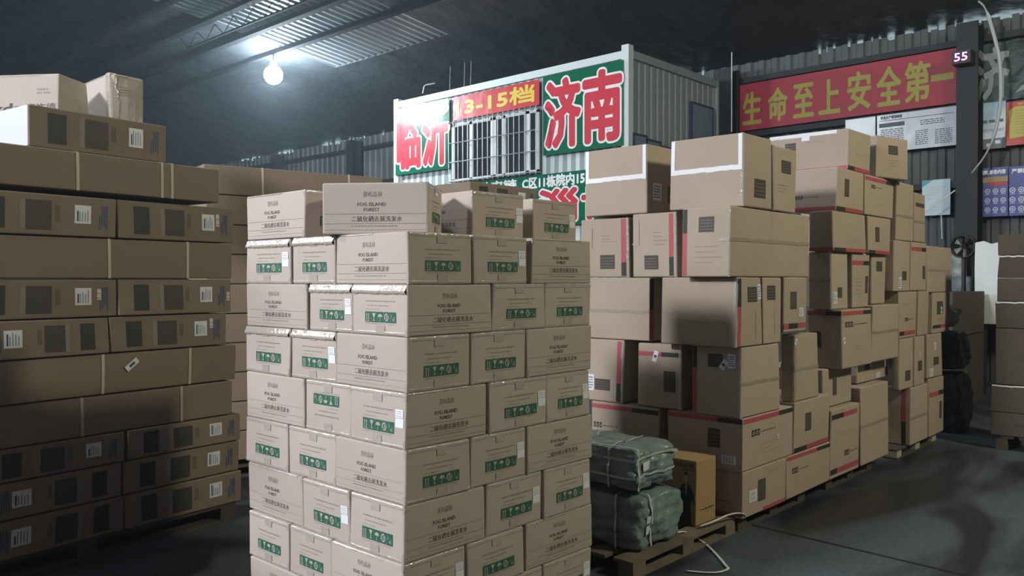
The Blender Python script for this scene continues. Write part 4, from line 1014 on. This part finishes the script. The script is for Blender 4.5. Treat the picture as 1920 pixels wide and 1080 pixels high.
tan(f'carton turned askew on top of the {G3}, dark oblong print', 1643, 1702, Z3[5] + .001, Z3[6], d=.34, Y=2.46, th=math.radians(-14), seed=63, prints=[p_block('R', .36, .58, .66, .80), p_scrawl('R', .4, .3, .8, .5, 3)])
pallet('wooden pallet at the front corner of the aisle stack', SXF + .03, SY + .05, SXF + 1.05, SY + 1.0, .088)
x2, _ = on_y(1562, SY2); pallet('wooden pallet under the second load along the aisle', x2, SY2 + .05, x2 + .98, SY2 + 1.0, .088)
x3, _ = on_y(1690, SY3); pallet('wooden pallet with pale blocks under the last load along the aisle', x3, SY3 + .03, x3 + 1.15, SY3 + 1.0, .088, pale=True)

# ================================================================== wrapped bundles, printed carton and strap
WRAP = mat('woven_wrap', (0.15, 0.20, 0.215), 0.38, spec=0.5, bump=(14, 0.9, 0.02), var=(5, (0.23, 0.30, 0.29), 0.35, 0.7), coat=0.15)
WRAPD = mat('woven_wrap_dark', (0.028, 0.034, 0.040), 0.35, spec=0.5, bump=(12, 0.9, 0.02), coat=0.2)
CLEAR = mat('bundle_strap', (0.48, 0.53, 0.53), 0.35, spec=0.6)
def bundle(label, x, y, z0, w, d, h, seed, m=WRAP, straps=(), lab=None, dark_l=False, group='woven-wrapped bundles'):
    rr = random.Random(seed); q = MB(); rounded_box(q, w, d, h, .045, m)
    # more resolution for folds
    bm = bmesh.new(); me = bpy.data.meshes.new('b'); me.from_pydata([tuple(p) for p in q.v], [], q.f); bm.from_mesh(me)
    bmesh.ops.subdivide_edges(bm, edges=bm.edges[:], cuts=2, use_grid_fill=True)
    ph = [rr.uniform(0, 6) for _ in range(6)]
    def warp(p):
        a, b, t = p.x / w, p.y / d, p.z / h
        f = .010 * math.sin(9 * a + 7 * t + ph[0]) + .007 * math.sin(23 * a - 13 * t + 11 * b + ph[1]) + .005 * math.sin(31 * t + 9 * b + ph[2]) + .004 * math.sin(47 * a + 17 * t + ph[3])
        c = Vector((a - .5, b - .5, (t - .5) * .6)); n_ = c.normalized() if c.length > 1e-6 else c
        sag = Vector((0, 0, -.02 * t * (abs(a - .5) * 2) ** 3)); bul = .018 * math.sin(math.pi * min(max(t, 0), 1))
        p2 = p + n_ * (f + bul) + sag
        p2.z = max(p2.z, 0.002 + .0 * f)
        return p2 - Vector((w / 2, d / 2, 0))
    for v in bm.verts: v.co = warp(v.co)
    me2 = bpy.data.meshes.new('wrapped_bundle'); bm.to_mesh(me2); bm.free(); me2.materials.append(m)
    for p in me2.polygons: p.use_smooth = True
    o = bpy.data.objects.new('wrapped_bundle', me2); COL.objects.link(o); o.location = (x + w / 2, y + d / 2, z0)
    tag(o, label, 'bundle', group)
    for kd, s_ in straps:
        g = MB(); e = .012; pts = []
        def add(p): pts.append(warp(p) + Vector((0, 0, 0)))
        n = 10
        if kd == 'x':   # band in the plane x = const
            L_ = [(s_ * w, -e, h * i / n) for i in range(n + 1)] + [(s_ * w, d * i / n, h + e) for i in range(n + 1)] + [(s_ * w, d + e, h - h * i / n) for i in range(n + 1)]
            wd_ = Vector((.007, 0, 0))
        elif kd == 'y':
            L_ = [(-e, s_ * d, h * i / n) for i in range(n + 1)] + [(w * i / n, s_ * d, h + e) for i in range(n + 1)] + [(w + e, s_ * d, h - h * i / n) for i in range(n + 1)]
            wd_ = Vector((0, .007, 0))
        else:
            L_ = [(-e, d - d * i / n, s_ * h) for i in range(n + 1)] + [(w * i / n, -e, s_ * h) for i in range(n + 1)] + [(w + e, d * i / n, s_ * h) for i in range(n + 1)]
            wd_ = Vector((0, 0, .007))
        pts = [warp(Vector(p)) for p in L_]
        for p, p2 in zip(pts, pts[1:]): g.poly([p - wd_, p2 - wd_, p2 + wd_, p + wd_], CLEAR)
        g.build('strap', parent=o)
    if lab:
        g = MB(); F = Face(g, 'R', w, d, h); F.rot(lab[0], lab[1], lab[2], lab[3], lab[4], LABEL, .010); F.rot(lab[0], lab[1], lab[2] * .6, lab[3] * .3, lab[4] + 20, INKD, .0112)
        g.build('address_label', parent=o, warp=warp)
    return o
bx, by = 3.80, 2.56
bundle('lower grey-green wrapped bundle with crumpled folds, on the low wooden pallet', bx, by, .10, .44, .58, .30, 1, straps=[('x', .22), ('y', .25)], lab=(.16, .48, .03, .10, -6))
bundle('upper grey-green wrapped bundle with crossed straps and a white label', bx - .01, by + .02, .432, .40, .55, .235, 2, straps=[('z', .80), ('z', .38), ('x', .05), ('y', .3), ('y', .75)], lab=(.22, .58, .055, .05, 5))
bundle('small green wrapped bundle at the back, mostly hidden by the shampoo pallet', 3.84, 3.22, .10, .42, .5, .62, 3)
pallet('low wooden board pallet under the wrapped bundles', 3.66, 2.50, 4.79, 3.24, .095, wood=WOOD)
def p_person(fr, rr):
    F = fr['L']; SK = mat('print_skin', (0.62, 0.38, 0.22), 0.6); SU = mat('print_suit', (0.035, 0.035, 0.04), 0.6); SH = mat('print_shirt', (0.4, 0.36, 0.3), 0.6)
    # printed standing figure in a dark suit with one hand raised
    F.poly([(.62, .02), (.90, .02), (.88, .30), (.93, .50), (.84, .63), (.70, .63), (.60, .52), (.65, .30)], SU)
    F.poly([(.86, .60), (.93, .52), (1.0, .36), (.97, .33), (.90, .42)], SU); F.poly([(.60, .52), (.66, .58), (.64, .36), (.58, .34)], SU)
    F.poly([(.74, .62), (.80, .62), (.78, .42)], SH, .0014)
    F.poly([(.77 + .045 * math.cos(a * .628), .72 + .075 * math.sin(a * .628)) for a in range(10)], SK, .0014)
    F.poly([(.72, .74), (.735, .80), (.77, .82), (.805, .80), (.82, .74), (.80, .77), (.74, .77)], SU, .0018)
    F.poly([(.97, .35), (.995, .38), (.99, .50), (.97, .48)], SK, .0014)
    F.text(.50, .88, .94, .955, '时尚女装', INKD, bold=.01); F.small(.68, .84, .94, .855, INKD, 7, rr)
    fr['R'].small(.2, .22, .9, .24, INKD, 8, rr); fr['R'].small(.3, .18, .9, .195, INKL, 8, rr)
b = from_px(1306, 1225, 1343, 866, 985, Y=2.58)
carton('printed_carton', 'ochre carton printed with a person in a dark suit, beside the wrapped bundles', b['x'], b['y'], .097, min(b['w'], .31), b['d'], .40, 0, CARD_D, [p_person], [], [], seed=70, jit=.004)
# white strap lying loose
q = MB(); pts = []
for u, v, z_ in ((1262, 1003, .10), (1283, 998, .10), (1305, 1008, .05), (1325, 1022, .010), (1348, 1045, .008), (1362, 1062, .008), (1366, 1068, .008), (1350, 1074, .008), (1325, 1075, .008), (1288, 1072, .008)):
    t = (CAMZ - z_) * FPX / (v - HOR); dx, dy = ray(u); pts.append((dx * t, dy * t, z_))
def smooth(P, k=4):
    P = [Vector(p) for p in P]; out = []
    for i in range(len(P) - 1):
        p0 = P[max(i - 1, 0)]; p1 = P[i]; p2 = P[i + 1]; p3 = P[min(i + 2, len(P) - 1)]
        for j in range(k):
            t = j / k; out.append(.5 * ((2 * p1) + (p2 - p0) * t + (2 * p0 - 5 * p1 + 4 * p2 - p3) * t * t + (3 * p1 - p0 - 3 * p2 + p3) * t ** 3))
    return out + [P[-1]]
def placed(mb, name, **k):         # origin moved to the base of the thing
    xs = [p[0] for p in mb.v]; ys = [p[1] for p in mb.v]; zs = [p[2] for p in mb.v]
    c = ((min(xs) + max(xs)) / 2, (min(ys) + max(ys)) / 2, min(zs)); mb.v = [(p[0] - c[0], p[1] - c[1], p[2] - c[2]) for p in mb.v]
    return mb.build(name, loc=c, **k)
q.tube(smooth(pts), .0095, WHITEP, 6, flat=.35); o = placed(q, 'packing_strap', smooth=True); tag(o, 'white packing strap curling on the floor beside the low pallet', 'strap', 'loose packing straps')
q = MB(); pts = []
for u, v, z_ in ((1312, 988, .11), (1340, 978, .13), (1365, 967, .145), (1385, 963, .14), (1397, 966, .12), (1396, 972, .10), (1380, 970, .102)):
    X_ = {1312: 4.42, 1340: 4.60, 1365: 4.72, 1385: 4.80, 1397: 4.85, 1396: 4.84, 1380: 4.78}[u]
    dx, dy = ray(u); t = (CAMZ - z_) * FPX / (v - HOR); pts.append((dx * t, dy * t, z_))
q.tube(smooth(pts), .010, WHITEP, 6, flat=.35); o = placed(q, 'packing_strap', smooth=True); tag(o, 'white packing strap looping off the printed ochre carton', 'strap', 'loose packing straps')

# ================================================================== far end of the aisle
FARX = 8.81
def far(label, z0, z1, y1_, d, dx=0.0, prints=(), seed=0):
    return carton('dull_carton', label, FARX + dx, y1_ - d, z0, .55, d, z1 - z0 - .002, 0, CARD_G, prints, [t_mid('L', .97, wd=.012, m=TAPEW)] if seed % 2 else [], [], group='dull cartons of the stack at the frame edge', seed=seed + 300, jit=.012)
zs = [.14, .36, .62, 1.15, 1.40, 1.62, 1.83, 2.03]
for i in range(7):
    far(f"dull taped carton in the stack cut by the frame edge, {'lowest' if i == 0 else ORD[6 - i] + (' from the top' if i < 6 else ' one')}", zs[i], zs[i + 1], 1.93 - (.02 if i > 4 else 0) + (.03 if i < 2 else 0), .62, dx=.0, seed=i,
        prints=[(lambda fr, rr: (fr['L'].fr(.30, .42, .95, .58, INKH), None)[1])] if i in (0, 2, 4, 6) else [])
pallet('pallet under the dull stack at the frame edge', FARX + .02, 1.33, FARX + .56, 1.93, .138)
# dark cartons deeper in the gap
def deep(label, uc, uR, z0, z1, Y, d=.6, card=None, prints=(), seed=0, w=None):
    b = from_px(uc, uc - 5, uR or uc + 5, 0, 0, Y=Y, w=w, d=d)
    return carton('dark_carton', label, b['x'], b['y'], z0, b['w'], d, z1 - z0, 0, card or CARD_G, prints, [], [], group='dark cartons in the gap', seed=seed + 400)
def p_arrows(fr, rr):
    F = fr['R']
    for a in (.30, .62): F.poly([(a, .86), (a - .04, .74), (a - .015, .74), (a - .015, .55), (a + .015, .55), (a + .015, .74), (a + .04, .74)], INKD)
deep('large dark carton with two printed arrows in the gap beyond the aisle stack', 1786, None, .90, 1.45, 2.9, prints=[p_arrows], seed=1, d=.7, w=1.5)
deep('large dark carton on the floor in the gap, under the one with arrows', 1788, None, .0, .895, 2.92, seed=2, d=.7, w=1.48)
bk = bundle('dark wrapped bundle standing in the gap behind the last load', 9.42, 2.40, .0, .50, .45, .62, 9, m=WRAPD, group='dark bundles in the gap')
bk = bundle('dark wrapped bundle with a small white tag, on another bundle in the gap', 9.44, 2.42, .655, .46, .42, .40, 10, m=WRAPD, group='dark bundles in the gap', lab=(.15, .72, .06, .06, 10))
# crumpled clear film
FILM = mat('crumpled_film', (0.50, 0.46, 0.38), 0.25, spec=0.8, bump=(20, 1.0, 0.03), coat=0.4)
q = MB(); rr = random.Random(12)
n1, n2 = 14, 20; P = []
for a in range(n1 + 1):
    for b_ in range(n2):
        th_ = math.pi * a / n1; ph_ = 2 * math.pi * b_ / n2; r_ = 1 + .28 * math.sin(5 * ph_ + 3 * th_) * math.sin(th_) + rr.uniform(-.12, .12) * math.sin(th_)
        P.append((.17 * r_ * math.sin(th_) * math.cos(ph_), .16 * r_ * math.sin(th_) * math.sin(ph_), .12 + .12 * r_ * math.cos(th_)))
F_ = [(a * n2 + b_, (a + 1) * n2 + b_, (a + 1) * n2 + (b_ + 1) % n2, a * n2 + (b_ + 1) % n2) for a in range(n1) for b_ in range(n2)]
q.faces(P, F_, FILM); o = q.build('crumpled_film', loc=(9.66, 2.63, 1.095), smooth=True); tag(o, 'crumpled wad of pale plastic film lying on the dark bundle in the gap', 'plastic film')
# things against the long wall beyond the gap
WT = mat('white_sheet', (0.72, 0.78, 0.80), 0.45, bump=(4, 0.4, 0.03))
y1_, t1 = on_x(1828, 12.8); y0_, _ = on_x(1985, 12.8)
q = MB(); n = 10
P = [(0.05 * (j / 6) + .015 * math.sin(i * 1.7 + j), -(y1_ - y0_) * i / n, 1.12 * j / 6 + (.025 * math.sin(i * 2.1) if j == 6 else 0)) for i in range(n + 1) for j in range(7)]
P2 = [(a + .02, b_, c) for a, b_, c in P]
F_ = [(i * 7 + j, (i + 1) * 7 + j, (i + 1) * 7 + j + 1, i * 7 + j + 1) for i in range(n) for j in range(6)]
q.faces(P, F_, WT); q.faces(P2, F_, WT)
zb_ = zz(532, t1); 
o = q.build('white_sheet', loc=(12.76, y1_, zz(532, t1) - .55), smooth=True); tag(o, 'white sheet hanging over the shelf by the blue posters', 'sheet')
SHELF = mat('shelf_steel', (0.07, 0.08, 0.085), 0.5, metal=.5)
ya, _ = on_x(1750, 13.3); yb, _ = on_x(1990, 13.3)
q = MB(); q.box(12.86, yb, 1.34, 14.0, ya, 1.38, SHELF)
for yy in (yb, (ya + yb) / 2, ya - .05):
    for xx in (12.86, 13.95): q.box(xx, yy, 0, xx + .05, yy + .05, 1.34, SHELF)
o = placed(q, 'steel_bench'); tag(o, 'steel bench against the long wall under the posters', 'bench')
GREY = mat('grey_plastic', (0.22, 0.26, 0.27), 0.4, bump=(10, 0.8, 0.03), var=(6, (0.40, 0.46, 0.48), .4, .7))
def sack(label, u, v, x, sx, sy, sz, seed, m=GREY):
    yy, t = on_x(u, x); rr = random.Random(seed); q = MB(); n1, n2 = 12, 16; P = []
    for a in range(n1 + 1):
        for b_ in range(n2):
            th_ = math.pi * a / n1; ph_ = 2 * math.pi * b_ / n2; st_ = abs(math.sin(th_)) ** .6; r_ = 1 + rr.uniform(-.08, .08) * math.sin(th_)
            P.append((sx * r_ * st_ * math.cos(ph_), sy * r_ * st_ * math.sin(ph_), sz + sz * r_ * math.copysign(abs(math.cos(th_)) ** .7, math.cos(th_))))
    q.faces(P, [(a * n2 + b_, (a + 1) * n2 + b_, (a + 1) * n2 + (b_ + 1) % n2, a * n2 + (b_ + 1) % n2) for a in range(n1) for b_ in range(n2)], m)
    o = q.build('grey_sack', loc=(x, yy, v), smooth=True); tag(o, label, 'sack', 'grey sacks on the bench'); return o
sack('grey plastic sack on the bench, under the black fan', 1806, 1.38, 13.5, .14, .18, .14, 1)
sack('grey sack lying on the bench below the pale blue poster', 1757, 1.38, 13.72, .14, .17, .17, 2)
sack('grey sack behind the fan, beside the dark column', 1796, 1.38, 13.86, .08, .12, .42, 3)
# black round fan
FAN = mat('fan_black', (0.012, 0.013, 0.014), 0.35); yf, tf = on_x(1806, 13.0); zf = zz(462, tf)
root = bpy.data.objects.new('drum_fan', None); COL.objects.link(root); root.location = (13.0, yf, zf); tag(root, 'black round drum fan above the grey sacks, beside the white sheet', 'fan')
q = MB(); n = 28; ro, ri = .17, .15
for k in range(n):
    a0, a1 = 2 * math.pi * k / n, 2 * math.pi * (k + 1) / n
    for (r_, x0, x1) in ((ro, -.06, .10), (ri, .10, -.06)):
        q.poly([(x0, r_ * math.cos(a0), r_ * math.sin(a0)), (x0, r_ * math.cos(a1), r_ * math.sin(a1)), (x1, r_ * math.cos(a1), r_ * math.sin(a1)), (x1, r_ * math.cos(a0), r_ * math.sin(a0))], FAN)
    for x0 in (-.06, .10): q.poly([(x0, ro * math.cos(a0), ro * math.sin(a0)), (x0, ro * math.cos(a1), ro * math.sin(a1)), (x0, ri * math.cos(a1), ri * math.sin(a1)), (x0, ri * math.cos(a0), ri * math.sin(a0))], FAN)
q.build('drum', parent=root)
for k in range(5):
    q = MB(); a = 2 * math.pi * k / 5; c_, s_ = math.cos, math.sin
    q.faces([(-.02, .03 * c_(a - .5), .03 * s_(a - .5)), (-.02, .15 * c_(a - .3), .15 * s_(a - .3)), (.03, .15 * c_(a + .35), .15 * s_(a + .35)), (.03, .03 * c_(a + .5), .03 * s_(a + .5))], [(0, 1, 2, 3)], FAN); q.build('blade', parent=root)
q = MB()
for r_ in (.05, .09, .13, .165): q.tube([(-.065, r_ * math.cos(2 * math.pi * k / 20), r_ * math.sin(2 * math.pi * k / 20)) for k in range(20)], .003, FAN, 5, closed=True)
for k in range(12): a = 2 * math.pi * k / 12; q.tube([(-.065, 0, 0), (-.065, ro * math.cos(a), ro * math.sin(a))], .003, FAN, 5)
q.build('guard', parent=root)
q = MB(); q.cyl((-.03, 0, 0), .035, .08, FAN, 16, 'x'); q.build('hub', parent=root)
q = MB(); q.box(-.02, -.02, -(zf - 1.38), .06, .02, -ro, FAN); q.box(-.08, -.12, -(zf - 1.38), .12, .12, -(zf - 1.38) + .015, FAN); q.build('stand', parent=root)
# white hanging webbing from the roof to the column
q = MB(); P = []
for u, v, x in ((1832, -40, 13.9), (1846, 20, 13.9), (1862, 70, 13.9), (1871, 110, 13.9), (1874, 150, 13.9), (1873, 200, 13.9), (1862, 255, 13.9), (1845, 293, 13.9), (1821, 325, 13.9)):
    y_, t = on_x(u, x); P.append((x, y_, min(zz(v, t), roof_z(x) - .02)))
q.tube(smooth(P), .026, mat('webbing_white', (0.42, 0.45, 0.45), .5), 8, flat=.5); o = placed(q, 'webbing_strap', smooth=True); tag(o, 'pale webbing strap hanging in a curve from the roof past the posters', 'strap')
for lab_, pts_ in (('thin white cord slanting over the pale poster', ((1725, 404), (1790, 357))), ('white cord hanging straight down in front of the bench', ((1762, 405), (1766, 448))), ('white cord hanging in the corner by the container', ((1371, 190), (1371, 248)))):
    q = MB(); P = []
    for u, v in pts_: xx = 14.455 if 'bench' in lab_ else 13.95; y_, t = on_x(u, xx); P.append((xx, y_, zz(v, t)))
    P[0] = (P[0][0], P[0][1], P[0][2]) if lab_.startswith('thin') else (P[0][0], P[0][1], roof_z(xx) - .01 if 'corner' in lab_ else 3.10)
    q.tube(P, .010, WHITEP, 6); o = placed(q, 'hanging_rope'); tag(o, lab_, 'cord')
# bent wire and aerial on top of the container
q = MB(); P = []
for u, v in ((793, 176), (796, 162), (799, 160), (816, 157)): y_, t = on_x(u, CX + .1); P.append((CX + .1, y_, zz(v, t)))
q.tube(P, .014, BAR, 6); o = placed(q, 'bent_wire'); tag(o, 'bent bare wire sticking up from the container roof edge', 'wire')
for u, lab_ in ((884, 'first strand of hanging cable above the container roof'), (872, 'pair partner strand of hanging cable above the container'), (845, 'lone strand of hanging cable further along the container roof')):
    q = MB(); y_, t = on_x(u, 11.8); q.tube([(11.8, y_, roof_z(11.8) - .004), (11.8, y_ + .02, 5.50)], .010, mat('cable_grey', (0.09, 0.10, 0.11), .5), 6); o = placed(q, 'hanging_cable'); tag(o, lab_, 'cable')
